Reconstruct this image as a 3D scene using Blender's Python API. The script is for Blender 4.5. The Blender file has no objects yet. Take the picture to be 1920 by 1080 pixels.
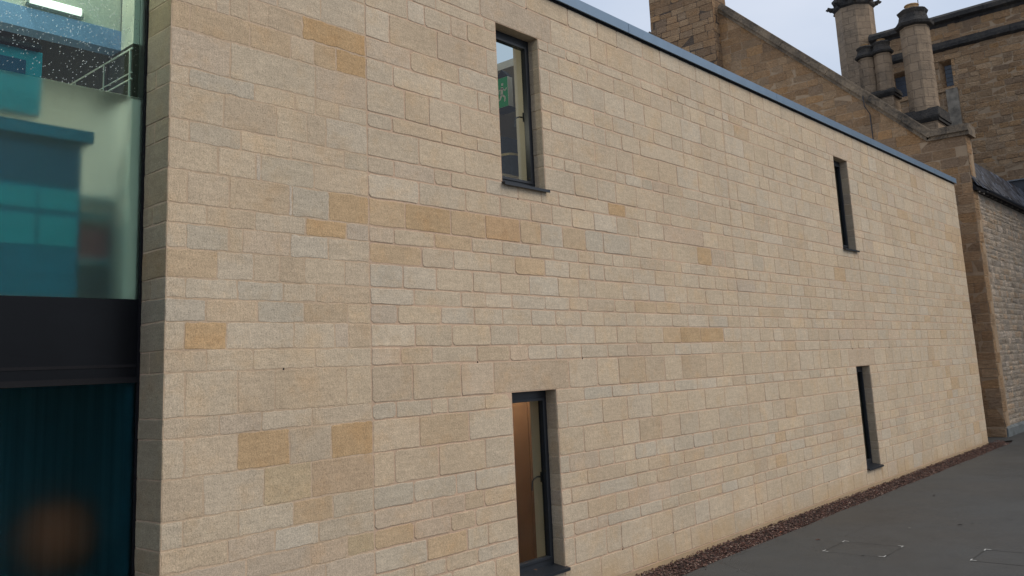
import bpy, bmesh, math, random
from mathutils import Matrix, Vector
R=math.radians
sc=bpy.context.scene
# ------------------------------------------------------------ camera
cam_d=bpy.data.cameras.new('camera'); cam=bpy.data.objects.new('camera',cam_d); sc.collection.objects.link(cam); sc.camera=cam
YAW,PITCH,ROLL=0.8700,0.1665,-0.0504
YAW,PITCH,ROLL=0.86995,0.16646,-0.05037
f=Vector((math.sin(YAW)*math.cos(PITCH),math.cos(YAW)*math.cos(PITCH),math.sin(PITCH)))
r=f.cross(Vector((0,0,1))).normalized(); u=r.cross(f)
c_,s_=math.cos(ROLL),math.sin(ROLL)
r2=c_*r+s_*u; u2=-s_*r+c_*u
cam.matrix_world=Matrix(((r2.x,u2.x,-f.x,-2.8206),(r2.y,u2.y,-f.y,-5.6392),(r2.z,u2.z,-f.z,2.2),(0,0,0,1)))
cam_d.sensor_width=36; cam_d.lens=1626.85/1920*36
cam_d.shift_x=-(41.31)/1920; cam_d.shift_y=(-117.14)/1920
cam_d.clip_start=.05; cam_d.clip_end=2000
# ------------------------------------------------------------ sky, sun, exposure
w=bpy.data.worlds.new('World'); sc.world=w; w.use_nodes=True; nt=w.node_tree; nt.nodes.clear()
N=nt.nodes.new; L=nt.links.new
SUN_EL,SUN_AZ=R(44),R(152)      # azimuth measured from +y towards +x
sky=N('ShaderNodeTexSky'); sky.sky_type='NISHITA'; sky.sun_disc=False; sky.sun_elevation=SUN_EL; sky.sun_rotation=SUN_AZ
tc=N('ShaderNodeTexCoord'); cn=N('ShaderNodeTexNoise'); cn.inputs['Scale'].default_value=2.2; cn.inputs['Detail'].default_value=5; cn.inputs['Roughness'].default_value=.5
mp=N('ShaderNodeMapping'); mp.inputs['Scale'].default_value=(1,1,2.5); L(tc.outputs['Generated'],mp.inputs[0]); L(mp.outputs[0],cn.inputs['Vector'])
cr=N('ShaderNodeValToRGB'); cr.color_ramp.elements[0].position=.35; cr.color_ramp.elements[0].color=(5.4,6.3,7.8,1); cr.color_ramp.elements[1].position=.68; cr.color_ramp.elements[1].color=(6.9,7.5,8.7,1)
L(cn.outputs['Fac'],cr.inputs[0])
mx=N('ShaderNodeMixRGB'); mx.inputs[0].default_value=.93; L(sky.outputs[0],mx.inputs[1]); L(cr.outputs[0],mx.inputs[2])
bg=N('ShaderNodeBackground'); bg.inputs[1].default_value=.10; L(mx.outputs[0],bg.inputs[0]); out=N('ShaderNodeOutputWorld'); L(bg.outputs[0],out.inputs[0])
sd=bpy.data.lights.new('sun','SUN'); sd.energy=1.5; sd.angle=R(40); sd.color=(1,.89,.74); sun=bpy.data.objects.new('sun',sd); sc.collection.objects.link(sun)
sv=Vector((math.sin(SUN_AZ)*math.cos(SUN_EL),math.cos(SUN_AZ)*math.cos(SUN_EL),math.sin(SUN_EL)))
sun.rotation_euler=(-sv).to_track_quat('-Z','Y').to_euler()
vs=sc.view_settings; vs.view_transform='Standard'; vs.look='None'; vs.gamma=1; vs.use_curve_mapping=False; vs.exposure=.07
sc.cycles.use_denoising=True; sc.cycles.max_bounces=8; sc.cycles.transmission_bounces=8; sc.cycles.transparent_max_bounces=8
# ------------------------------------------------------------ helpers
C=sc.collection
def link(name,me,mats,parent=None):
    o=bpy.data.objects.new(name,me); C.objects.link(o)
    for m in (mats if isinstance(mats,(list,tuple)) else [mats]): me.materials.append(m)
    if parent: o.parent=parent; o.matrix_parent_inverse=Matrix()
    return o
def tag(o,label,cat,group=None):
    o['label']=label; o['category']=cat
    if group: o['group']=group
    return o
def thing(name,label,cat,loc=(0,0,0),group=None):
    o=bpy.data.objects.new(name,None); C.objects.link(o); o.location=loc; o.empty_display_size=.2
    return tag(o,label,cat,group)
def structure(o,kind='structure'): o['kind']=kind; return o
class MB:
    """collects faces (with a tint each) and builds ONE mesh"""
    def __init__(s): s.v=[];s.f=[];s.c=[];s.m=[]
    def face(s,pts,col=(1,1,1,0),mi=0):
        n=len(s.v); s.v+=[tuple(p) for p in pts]; s.f.append(tuple(range(n,n+len(pts)))); s.c.append(col); s.m.append(mi)
    def box(s,a,b,col=(1,1,1,0),mi=0,M=None):
        x0,y0,z0=a;x1,y1,z1=b
        P=[(x0,y0,z0),(x1,y0,z0),(x1,y1,z0),(x0,y1,z0),(x0,y0,z1),(x1,y0,z1),(x1,y1,z1),(x0,y1,z1)]
        if M: P=[tuple(M@Vector(p)) for p in P]
        n=len(s.v); s.v+=P
        for q in ((0,3,2,1),(4,5,6,7),(0,1,5,4),(1,2,6,5),(2,3,7,6),(3,0,4,7)): s.f.append(tuple(n+i for i in q)); s.c.append(col); s.m.append(mi)
    def prism(s,prof,axis,a,b,col=(1,1,1,0),mi=0):
        # profile polygon in the two other axes, extruded along axis from a to b
        def pt(p,t):
            q=list(p); q.insert(axis,t); return tuple(q)
        n=len(prof); A=[pt(p,a) for p in prof]; B=[pt(p,b) for p in prof]
        s.face(A[::-1],col,mi); s.face(B,col,mi)
        for i in range(n):
            j=(i+1)%n; s.face([A[i],A[j],B[j],B[i]],col,mi)
    def lathe(s,prof,c,seg=8,rot=None,col=(1,1,1,0),mi=0,sq=1):
        rot=math.pi/seg if rot is None else rot; n=len(s.v)
        for (rr,z) in prof:
            for k in range(seg):
                a=rot+2*math.pi*k/seg; s.v.append((c[0]+rr*math.cos(a),c[1]+rr*math.sin(a),z))
        for i in range(len(prof)-1):
            for k in range(seg):
                s.f.append((n+i*seg+k,n+i*seg+(k+1)%seg,n+(i+1)*seg+(k+1)%seg,n+(i+1)*seg+k)); s.c.append(col); s.m.append(mi)
        s.f.append(tuple(n+(len(prof)-1)*seg+k for k in range(seg))); s.c.append(col); s.m.append(mi)
        s.f.append(tuple(n+k for k in range(seg))[::-1]); s.c.append(col); s.m.append(mi)
    def tube(s,pts,rad,seg=6,col=(1,1,1,0),mi=0):
        n=len(s.v); P=[Vector(p) for p in pts]
        for i,p in enumerate(P):
            t=(P[min(i+1,len(P)-1)]-P[max(i-1,0)]).normalized(); a=t.orthogonal().normalized(); b=t.cross(a)
            if i and (a.dot(pa)<0.2): a=(pa-t*pa.dot(t)).normalized(); b=t.cross(a)
            pa=a
            rr=rad[i] if isinstance(rad,(list,tuple)) else rad
            for k in range(seg):
                q=2*math.pi*k/seg; s.v.append(tuple(p+rr*(math.cos(q)*a+math.sin(q)*b)))
        for i in range(len(P)-1):
            for k in range(seg): s.f.append((n+i*seg+k,n+i*seg+(k+1)%seg,n+(i+1)*seg+(k+1)%seg,n+(i+1)*seg+k)); s.c.append(col); s.m.append(mi)
        s.f.append(tuple(n+k for k in range(seg))[::-1]); s.c.append(col); s.m.append(mi)
        s.f.append(tuple(n+(len(P)-1)*seg+k for k in range(seg))); s.c.append(col); s.m.append(mi)
    def build(s,name,mats,parent=None,bevel=0,origin=None):
        me=bpy.data.meshes.new(name)
        if parent is not None or origin is not None:
            o0=Vector(origin) if origin is not None else parent_world(parent)
            V=[(v[0]-o0.x,v[1]-o0.y,v[2]-o0.z) for v in s.v]
        else: V=s.v; o0=Vector((0,0,0))
        me.from_pydata(V,[],s.f); me.validate(clean_customdata=False)
        a=me.attributes.new('tint','FLOAT_COLOR','FACE')
        if len(me.polygons)==len(s.c):
            a.data.foreach_set('color',[x for c in s.c for x in c]); me.polygons.foreach_set('material_index',s.m)
        me.update()
        o=link(name,me,mats,parent)
        if parent is None: o.location=o0
        if bevel:
            md=o.modifiers.new('bevel','BEVEL'); md.width=bevel; md.segments=2; md.limit_method='ANGLE'
        return o
def parent_world(p):
    v=Vector((0,0,0))
    while p is not None: v+=p.location; p=p.parent
    return v
# ------------------------------------------------------------ materials
def nm(name):
    m=bpy.data.materials.new(name); m.use_nodes=True; t=m.node_tree; b=t.nodes['Principled BSDF']; return m,t,b
def noise(t,vec,scale,detail=4,rough=.55,sc3=None):
    n=t.nodes.new('ShaderNodeTexNoise'); n.inputs['Scale'].default_value=scale; n.inputs['Detail'].default_value=detail; n.inputs['Roughness'].default_value=rough
    if sc3:
        mpp=t.nodes.new('ShaderNodeMapping'); mpp.inputs['Scale'].default_value=sc3; t.links.new(vec,mpp.inputs[0]); vec=mpp.outputs[0]
    t.links.new(vec,n.inputs['Vector']); return n.outputs['Fac']
def math_(t,op,a,b=None,c=None,clamp=False):
    n=t.nodes.new('ShaderNodeMath'); n.operation=op; n.use_clamp=clamp
    for i,x in enumerate((a,b,c)):
        if x is None: continue
        if isinstance(x,(int,float)): n.inputs[i].default_value=x
        else: t.links.new(x,n.inputs[i])
    return n.outputs[0]
def mapr(t,v,a,b,c,d):
    n=t.nodes.new('ShaderNodeMapRange'); t.links.new(v,n.inputs[0])
    for i,x in enumerate((a,b,c,d)):
        if isinstance(x,(int,float)): n.inputs[i+1].default_value=x
        else: t.links.new(x,n.inputs[i+1])
    return n.outputs[0]
def mixc(t,f,a,b,mode='MIX'):
    n=t.nodes.new('ShaderNodeMixRGB'); n.blend_type=mode
    for i,x in enumerate((f,a,b)):
        if isinstance(x,(int,float)): n.inputs[i].default_value=x
        elif isinstance(x,tuple): n.inputs[i].default_value=(x+(1,))[:4]
        else: t.links.new(x,n.inputs[i])
    return n.outputs[0]
def bump(t,h,dist,strength=1,normal=None):
    n=t.nodes.new('ShaderNodeBump'); n.inputs['Strength'].default_value=strength; n.inputs['Distance'].default_value=dist; t.links.new(h,n.inputs['Height'])
    if normal: t.links.new(normal,n.inputs['Normal'])
    return n.outputs[0]
def coords(t): 
    n=t.nodes.new('ShaderNodeTexCoord'); return n.outputs['Object']
def tint(t):
    n=t.nodes.new('ShaderNodeAttribute'); n.attribute_name='tint'; return n.outputs['Color'],n.outputs['Alpha']
def plain(name,col,rough=.6,metal=0,var=.12,scale=8,bmp=0,spec=.5):
    m,t,b=nm(name); v=coords(t); n=noise(t,v,scale,5); k=mapr(t,n,.3,.7,1-var,1+var)
    rgb=t.nodes.new('ShaderNodeRGB'); rgb.outputs[0].default_value=col+(1,)
    cc=mixc(t,1,rgb.outputs[0],(1,1,1),'MULTIPLY'); mm=t.nodes.new('ShaderNodeVectorMath'); mm.operation='SCALE'; t.links.new(cc,mm.inputs[0]); t.links.new(k,mm.inputs['Scale'])
    t.links.new(mm.outputs[0],b.inputs['Base Color']); b.inputs['Roughness'].default_value=rough; b.inputs['Metallic'].default_value=metal; b.inputs['Specular IOR Level'].default_value=spec
    if bmp: t.links.new(bump(t,noise(t,v,scale*6,4),bmp),b.inputs['Normal'])
    return m
def stone_mat(name,fine=1,stain=False,old=False):
    m,t,b=nm(name); v=coords(t); col,al=tint(t)
    nf=noise(t,v,95,3,.7); n2=noise(t,v,16,5,.62); n3=noise(t,v,1.3,4,.6); bed=noise(t,v,4,5,.6,(1,1,9)) ; tool=noise(t,v,60,3,.6,(1,1,.22))
    k=mapr(t,n2,.25,.75,.91,1.09) if not old else mapr(t,n2,.25,.75,.82,1.18); k=math_(t,'MULTIPLY',k,mapr(t,n3,.3,.7,.93,1.07)); k=math_(t,'MULTIPLY',k,mapr(t,bed,.3,.7,.91,1.08))
    # open pores: small dark pits
    lo=mapr(t,al,0,1,.37,.42)
    pit=mapr(t,nf,.22,lo,.32,1.0) ; k=math_(t,'MULTIPLY',k,pit)
    sp=mapr(t,noise(t,v,130,3,.75),.3,.7,.70,1.26); k=math_(t,'MULTIPLY',k,sp)
    s=t.nodes.new('ShaderNodeVectorMath'); s.operation='SCALE'; t.links.new(col,s.inputs[0]); t.links.new(k,s.inputs['Scale']); c=s.outputs[0]
    # warm iron clouding inside a stone
    wn=mapr(t,noise(t,v,3.1,5,.65),.50,.70,0,.6); c=mixc(t,wn,c,mixc(t,1,c,(1.06,.94,.80),'MULTIPLY'))
    gn=mapr(t,noise(t,v,2.3,5,.7,(1,1,1.6)),.56,.75,0,.28); c=mixc(t,gn,c,mixc(t,1,c,(.90,.93,.97),'MULTIPLY'))
    if stain:   # earth splashed on the lowest course
        se=t.nodes.new('ShaderNodeSeparateXYZ'); t.links.new(v,se.inputs[0])
        h=math_(t,'SUBTRACT',se.outputs[2],mapr(t,noise(t,v,.9,4,.6),.3,.7,-.12,.16))
        fz=mapr(t,h,.30,.0,0,1); fz=math_(t,'MULTIPLY',fz,mapr(t,noise(t,v,2.2,4,.6),.35,.65,.25,.95),clamp=True)
        c=mixc(t,math_(t,'MULTIPLY',fz,.75),c,(.52,.36,.20))
    if stain:
        # faint rain streaks under the roof edge and the sills
        st=noise(t,v,3.4,5,.6,(1,1,.10)); up=mapr(t,se.outputs[2],4.6,6.2,0,1)
        stk=math_(t,'MULTIPLY',mapr(t,st,.52,.72,0,.5),up,clamp=True); c=mixc(t,stk,c,mixc(t,1,c,(.70,.68,.66),'MULTIPLY'))
        for (sx,sw,z1,z0,cc,am) in ((12.93,.045,4.03,2.6,(.62,.58,.55),.55),(12.92,.06,.30,.02,(.60,.42,.24),.8),(4.12,.05,.30,.0,(.6,.5,.4),.5),(3.39,.03,4.04,3.0,(.75,.72,.7),.4),(8.15,.05,6.2,.2,(.86,.80,.76),.5)):
            dx=math_(t,'ABSOLUTE',math_(t,'SUBTRACT',math_(t,'ADD',se.outputs[0],math_(t,'MULTIPLY',math_(t,'SUBTRACT',n2,.5),.06)),sx-10.0)); a_=mapr(t,dx,0,sw,am,0)
            zz_=math_(t,'MULTIPLY',mapr(t,se.outputs[2],z0,z1,.15,1),math_(t,'LESS_THAN',se.outputs[2],z1)); zz_=math_(t,'MULTIPLY',zz_,math_(t,'GREATER_THAN',se.outputs[2],z0))
            c=mixc(t,math_(t,'MULTIPLY',a_,zz_,clamp=True),c,mixc(t,1,c,cc,'MULTIPLY'))
    if old:
        # remains of pale pointing, soot and rain marks
        se=noise(t,v,4.5,6,.72,(1,1,5.5)); f2=mapr(t,se,.60,.70,0,.38); c=mixc(t,f2,c,(.54,.43,.32))
        f3=mapr(t,noise(t,v,.7,6,.7),.50,.74,0,.5); c=mixc(t,f3,c,mixc(t,1,c,(.50,.47,.44),'MULTIPLY'))
    t.links.new(c,b.inputs['Base Color']); b.inputs['Roughness'].default_value=.92; b.inputs['Specular IOR Level'].default_value=.2
    hh=math_(t,'ADD',math_(t,'MULTIPLY',nf,.55),math_(t,'MULTIPLY',tool,math_(t,'ADD',math_(t,'MULTIPLY',al,.8),.15)))
    hh=math_(t,'ADD',hh,math_(t,'MULTIPLY',n2,.9 if not old else 2.2))
    if old: hh=math_(t,'ADD',hh,math_(t,'MULTIPLY',se,6.0))
    t.links.new(bump(t,hh,.006 if not old else .024),b.inputs['Normal'])
    return m
M={}
M['ashlar']=stone_mat('pale_ashlar',stain=True)
M['oldstone']=stone_mat('weathered_ashlar',old=True)
def mortar_mat(name,base,stain=True):
    m,t,b=nm(name); v=coords(t); n=noise(t,v,70,4,.7); n2=noise(t,v,1.7,4,.6)
    k=math_(t,'MULTIPLY',mapr(t,n,.3,.7,.82,1.15),mapr(t,n2,.3,.7,.88,1.12))
    s=t.nodes.new('ShaderNodeVectorMath'); s.operation='SCALE'; s.inputs[0].default_value=base; t.links.new(k,s.inputs['Scale']); c=s.outputs[0]
    t.links.new(c,b.inputs['Base Color']); b.inputs['Roughness'].default_value=.95; b.inputs['Specular IOR Level'].default_value=.1
    t.links.new(bump(t,n,.006),b.inputs['Normal']); return m
M['mortar']=mortar_mat('pink_lime_mortar',(.57,.41,.29))
M['mortarpeach']=mortar_mat('smeared_peach_mortar',(.56,.42,.29))
M['oldmortar']=mortar_mat('old_mortar',(.36,.26,.17))
M['frame']=plain('dark_coated_aluminium',(.012,.016,.022),.42,0,.1,5)
M['cap']=plain('blue_grey_coated_metal',(.17,.25,.34),.38,.15,.08,3)
M['capdark']=plain('dark_cap_underside',(.02,.02,.025),.6)
M['plaster']=plain('cream_plaster',(.62,.55,.43),.85,0,.05,2)
M['rubber']=plain('black_rubber_seal',(.008,.008,.01),.7,0,.12,8,0,.2)
M['blackcrust']=None
def crust():
    m,t,b=nm('black_weathered_stone'); v=coords(t); n=noise(t,v,2.6,7,.7); n2=noise(t,v,14,5,.7)
    cr=t.nodes.new('ShaderNodeValToRGB'); e=cr.color_ramp.elements; e[0].position=.36; e[0].color=(.018,.017,.017,1); e[1].position=.68; e[1].color=(.09,.07,.05,1)
    x=e.new(.52); x.color=(.045,.04,.035,1); t.links.new(math_(t,'ADD',math_(t,'MULTIPLY',n,.7),math_(t,'MULTIPLY',n2,.3)),cr.inputs[0])
    t.links.new(cr.outputs[0],b.inputs['Base Color']); b.inputs['Roughness'].default_value=.9
    t.links.new(bump(t,math_(t,'ADD',n2,n),.05),b.inputs['Normal']); return m
M['blackcrust']=crust()
def coping():
    m,t,b=nm('lichened_coping_stone'); v=coords(t); n=noise(t,v,1.6,7,.72); n2=noise(t,v,14,5,.7)
    cr=t.nodes.new('ShaderNodeValToRGB'); e=cr.color_ramp.elements; e[0].position=.38; e[0].color=(.06,.05,.04,1); e[1].position=.62; e[1].color=(.30,.225,.15,1)
    t.links.new(math_(t,'ADD',math_(t,'MULTIPLY',n,.65),math_(t,'MULTIPLY',n2,.35)),cr.inputs[0])
    t.links.new(cr.outputs[0],b.inputs['Base Color']); b.inputs['Roughness'].default_value=.92
    t.links.new(bump(t,math_(t,'ADD',n2,n),.04),b.inputs['Normal']); return m
M['coping']=coping()
def glass_mat(name,tintc,refl=1.0,rough=0.0):
    m,t,b=nm(name); t.nodes.remove(b); o=t.nodes['Material Output']
    tr=t.nodes.new('ShaderNodeBsdfTransparent'); tr.inputs[0].default_value=tintc+(1,)
    gl=t.nodes.new('ShaderNodeBsdfGlossy'); gl.inputs['Roughness'].default_value=rough; gl.inputs[0].default_value=(refl,)*3+(1,)
    fr=t.nodes.new('ShaderNodeFresnel'); fr.inputs[0].default_value=1.55
    ge=t.nodes.new('ShaderNodeNewGeometry'); f=math_(t,'MULTIPLY',math_(t,'MULTIPLY',fr.outputs[0],.6),math_(t,'SUBTRACT',1.0,ge.outputs['Backfacing']),clamp=True)
    mx=t.nodes.new('ShaderNodeMixShader'); t.links.new(f,mx.inputs[0]); t.links.new(tr.outputs[0],mx.inputs[1]); t.links.new(gl.outputs[0],mx.inputs[2]); t.links.new(mx.outputs[0],o.inputs[0])
    return m
M['glass']=glass_mat('window_glass',(.82,.86,.84))
def wet_glass():
    m=glass_mat('rain_spotted_glass',(.78,.90,.86)); t=m.node_tree; o=t.nodes['Material Output']
    v=coords(t); vo=t.nodes.new('ShaderNodeTexVoronoi'); vo.inputs['Scale'].default_value=80
    mpp=t.nodes.new('ShaderNodeMapping'); mpp.inputs['Scale'].default_value=(1,0,.7); t.links.new(v,mpp.inputs[0]); t.links.new(mpp.outputs[0],vo.inputs['Vector'])
    d=mapr(t,vo.outputs['Distance'],.24,.15,0,1)
    keep=t.nodes.new('ShaderNodeSeparateColor'); t.links.new(vo.outputs['Color'],keep.inputs[0]); k=math_(t,'GREATER_THAN',keep.outputs[0],.5)
    d=math_(t,'MULTIPLY',d,k); d=math_(t,'MULTIPLY',d,.5)
    br=t.nodes.new('ShaderNodeBsdfTranslucent'); br.inputs[0].default_value=(.9,.92,.9,1)
    gl=t.nodes.new('ShaderNodeBsdfGlossy'); gl.inputs['Roughness'].default_value=.25
    ad=t.nodes.new('ShaderNodeMixShader'); ad.inputs[0].default_value=.5; t.links.new(br.outputs[0],ad.inputs[1]); t.links.new(gl.outputs[0],ad.inputs[2])
    old=o.inputs[0].links[0].from_socket; mx=t.nodes.new('ShaderNodeMixShader'); t.links.new(d,mx.inputs[0]); t.links.new(old,mx.inputs[1]); t.links.new(ad.outputs[0],mx.inputs[2]); t.links.new(mx.outputs[0],o.inputs[0])
    return m
M['wetglass']=wet_glass()
def frost(name,col,rough,ior=1.3):
    m,t,b=nm(name); b.inputs['Base Color'].default_value=col+(1,); b.inputs['Transmission Weight'].default_value=1; b.inputs['Roughness'].default_value=rough; b.inputs['IOR'].default_value=ior
    b.inputs['Specular IOR Level'].default_value=.04; b.inputs['Specular Tint'].default_value=(.12,.35,.35,1)
    return m
M['frost']=frost('frosted_film_glass',(.74,.92,.84),.50,1.26)

t_=M['frost'].node_tree; b_=t_.nodes['Principled BSDF']; o_=t_.nodes['Material Output']; d_=t_.nodes.new('ShaderNodeBsdfDiffuse'); d_.inputs[0].default_value=(.62,.68,.50,1)
m_=t_.nodes.new('ShaderNodeMixShader'); m_.inputs[0].default_value=.015; t_.links.new(b_.outputs[0],m_.inputs[1]); t_.links.new(d_.outputs[0],m_.inputs[2]); t_.links.new(m_.outputs[0],o_.inputs[0])
M['frostlow']=frost('frosted_lower_glass',(.46,.66,.64),.6,1.2)
t_=M['frostlow'].node_tree; b_=t_.nodes['Principled BSDF']; v_=coords(t_); st_=noise(t_,v_,26,3,.6,(1,1,.02)); k_=mapr(t_,st_,.35,.65,.72,1.08)
sc_=t_.nodes.new('ShaderNodeVectorMath'); sc_.operation='SCALE'; sc_.inputs[0].default_value=(.50,.68,.72); t_.links.new(k_,sc_.inputs['Scale']); t_.links.new(sc_.outputs[0],b_.inputs['Base Color'])
def ground_mat():
    m,t,b=nm('worn_tarmac'); v=coords(t); n=noise(t,v,.5,6,.65); g=noise(t,v,160,3,.7); n2=noise(t,v,3,5,.6)
    cr=t.nodes.new('ShaderNodeValToRGB'); e=cr.color_ramp.elements; e[0].position=.3; e[0].color=(.047,.049,.048,1); e[1].position=.72; e[1].color=(.081,.083,.081,1)
    t.links.new(math_(t,'ADD',math_(t,'MULTIPLY',n,.7),math_(t,'MULTIPLY',n2,.3)),cr.inputs[0])
    k=mapr(t,g,.25,.75,.6,1.4); s=t.nodes.new('ShaderNodeVectorMath'); s.operation='SCALE'; t.links.new(cr.outputs[0],s.inputs[0]); t.links.new(k,s.inputs['Scale'])
    c=s.outputs[0]
    br_=mapr(t,noise(t,v,.33,5,.6),.45,.62,0,.55); c=mixc(t,br_,c,mixc(t,1,c,(1.08,.98,.90),'MULTIPLY')); dk=mapr(t,noise(t,v,1.4,6,.7),.58,.66,0,.35); c=mixc(t,dk,c,mixc(t,1,c,(.72,.72,.72),'MULTIPLY'))
    ck=t.nodes.new('ShaderNodeTexVoronoi'); ck.feature='DISTANCE_TO_EDGE'; ck.inputs['Scale'].default_value=.55; mpc=t.nodes.new('ShaderNodeMixRGB'); mpc.inputs[0].default_value=.12; t.links.new(v,mpc.inputs[1]); nn=t.nodes.new('ShaderNodeTexNoise'); nn.inputs['Scale'].default_value=3; nn.inputs['Detail'].default_value=6; t.links.new(v,nn.inputs['Vector']); t.links.new(nn.outputs['Color'],mpc.inputs[2]); t.links.new(mpc.outputs[0],ck.inputs['Vector']); cf=math_(t,'MULTIPLY',mapr(t,ck.outputs['Distance'],.0,.006,.5,0),mapr(t,n,.5,.6,0,1),clamp=True); c=mixc(t,cf,c,(.02,.02,.018))
    vo=t.nodes.new('ShaderNodeTexVoronoi'); vo.inputs['Scale'].default_value=40; t.links.new(v,vo.inputs['Vector']); sp=mapr(t,vo.outputs['Distance'],.12,.06,0,.5); c=mixc(t,sp,c,(.22,.2,.18))
    t.links.new(c,b.inputs['Base Color'])
    rr=mapr(t,n,.4,.65,.55,.8); t.links.new(rr,b.inputs['Roughness']); b.inputs['Specular IOR Level'].default_value=.35
    t.links.new(bump(t,g,.004),b.inputs['Normal']); return m
M['tarmac']=ground_mat()
def attr_mat(name,rough=.9,bmp=.004,scale=60,var=.18):
    m,t,b=nm(name); v=coords(t); col,al=tint(t); n=noise(t,v,scale,4,.65); k=mapr(t,n,.3,.7,1-var,1+var)
    s=t.nodes.new('ShaderNodeVectorMath'); s.operation='SCALE'; t.links.new(col,s.inputs[0]); t.links.new(k,s.inputs['Scale']); t.links.new(s.outputs[0],b.inputs['Base Color']); b.inputs['Roughness'].default_value=rough
    if bmp: t.links.new(bump(t,n,bmp),b.inputs['Normal'])
    return m
M['gravel']=attr_mat('red_brown_gravel',.85)
M['soil']=plain('dark_gravel_bed',(.04,.024,.018),.95,0,.3,30,.01)
M['slate']=attr_mat('blue_black_slate',.5,.01,25)
M['rubble']=stone_mat('pale_rubble',old=True)
M['lead']=plain('dull_lead',(.05,.055,.065),.55,.2,.25,3,.003)
M['iron']=plain('dark_iron',(.03,.035,.045),.5,.2,.2,5)
M['plinth']=plain('blue_grey_plinth',(.14,.155,.155),.7,0,.35,5,.01)
M['clay']=plain('orange_clay_pot',(.42,.25,.11),.85,0,.2,10,.01)
M['leaded']=plain('dark_leaded_glass',(.015,.03,.055),.18,0,.2,3)
M['paint']=plain('chipped_white_paint',(.6,.6,.57),.7,0,.3,60)

M['spandrel']=plain('dark_spandrel_glass',(.006,.007,.009),.35,0,.2,2,0,.12)
M['whitewall']=plain('white_plaster',(.74,.70,.60),.8,0,.05,2)
M['brownwall']=plain('dark_brown_boarding',(.030,.020,.011),.7,0,.35,20)
M['darkwall']=plain('dark_tinted_partition',(.03,.026,.018),.75,0,.1,3)
M['bluewall']=plain('blue_painted_beam',(.27,.40,.68),.6,0,.06,2)
M['darkteal']=plain('deep_teal_lining',(.006,.075,.095),.8,0,.2,2)

M['blind']=plain('dark_blind_slat',(.008,.10,.125),.7,0,.1,3)
M['orange']=plain('orange_cushion_fabric',(.34,.075,.022),.8,0,.2,6)
M['yellowcream']=plain('cream_webbing',(.45,.38,.20),.7,0,.2,20)
M['brownpanel']=plain('brown_laminate',(.27,.145,.085),.45,0,.15,2)
M['grime']=plain('rain_streaked_stone',(.22,.19,.15),.9,0,.45,4,.02)
M['leadpale']=plain('pale_lead_edge',(.22,.24,.26),.5,.2,.2,6)
M['mortarpale']=plain('pale_old_mortar',(.40,.33,.25),.95,0,.25,12,.02)
M['rafter']=plain('pale_rafter_end',(.14,.12,.10),.8,0,.4,9,.01)
M['joint']=plain('dark_cut_joint',(.034,.033,.03),.8,0,.3,30)
# ------------------------------------------------------------ ground
g=MB(); g.face([(-60,-60,-.03),(90,-60,-.03),(90,60,-.03),(-60,60,-.03)]); o=g.build('ground',M['soil']); structure(o)
g=MB()
random.seed(5)
edge=[(x,-.455+.012*math.sin(x*2.1)+random.uniform(-.006,.006)) for x in [i*.25 for i in range(-40,81)]]
g.face([(-40,-45,0),(80,-45,0),(80,-.6,0),(-40,-.6,0)])
for (a,b),(c,d) in zip(edge,edge[1:]): g.face([(a,-.6,0),(c,-.6,0),(c,d,0),(a,b,0)])
for (a,b),(c,d) in zip(edge,edge[1:]): g.face([(a,b,0),(c,d,0),(c,d,-.03),(a,b,-.03)])
g.face([(20.0,-.6,0),(80,-.6,0),(80,-.34,0),(20.9,-.34,0),(20.45,-.42,0),(20.0,-.455,0)])
g.face([(20.9,-.34,0),(80,-.34,0),(80,12,0),(20.16,12,0),(20.16,-.02,0),(20.5,-.16,0)])
g.face([(-40,-.6,0),(-10,-.6,0),(-10,-.455,0),(-40,-.455,0)])
structure(g.build('tarmac_path',M['tarmac']))
# gravel drip strip
g=MB(); random.seed(11)
def pebble(x,y,z,s):
    a=random.uniform(0,6.28); ca,sa=math.cos(a),math.sin(a); e=[s*random.uniform(.6,1.3),s*random.uniform(.5,1),s*random.uniform(.35,.7)]
    P=[]
    for p in ((1,0,0),(-1,0,0),(0,1,0),(0,-1,0),(0,0,1),(0,0,-1)):
        q=[p[i]*e[i]*random.uniform(.8,1.15)+random.uniform(-.15,.15)*s for i in range(3)]
        P.append((x+q[0]*ca-q[1]*sa,y+q[0]*sa+q[1]*ca,z+q[2]))
    t=random.random()
    col=random.choice([(.11,.050,.036),(.08,.042,.034),(.14,.07,.05),(.065,.036,.03),(.19,.11,.085),(.05,.03,.028),(.10,.042,.03),(.26,.18,.14)])
    k=random.uniform(.7,1.2); col=tuple(v*k for v in col)+(0,)
    n=len(g.v); g.v+=P
    for q in ((0,2,4),(2,1,4),(1,3,4),(3,0,4),(2,0,5),(1,2,5),(3,1,5),(0,3,5)): g.f.append(tuple(n+i for i in q)); g.c.append(col); g.m.append(0)
for i in range(13500):
    x=3.2+17.6*random.random()**1.35; yy=-.45 if x<20 else -.45+.3*(x-20)/.8
    pebble(x,random.uniform(yy,-.004),random.uniform(-.022,.004),random.uniform(.008,.018) if random.random()<.93 else random.uniform(.018,.028))
for i in range(260): # strays on the tarmac edge
    x=random.uniform(4.5,19); pebble(x,-.455-abs(random.gauss(0,.05)),.004,random.uniform(.004,.009))
o=g.build('gravel_strip',M['gravel']); structure(o,'stuff')
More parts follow.
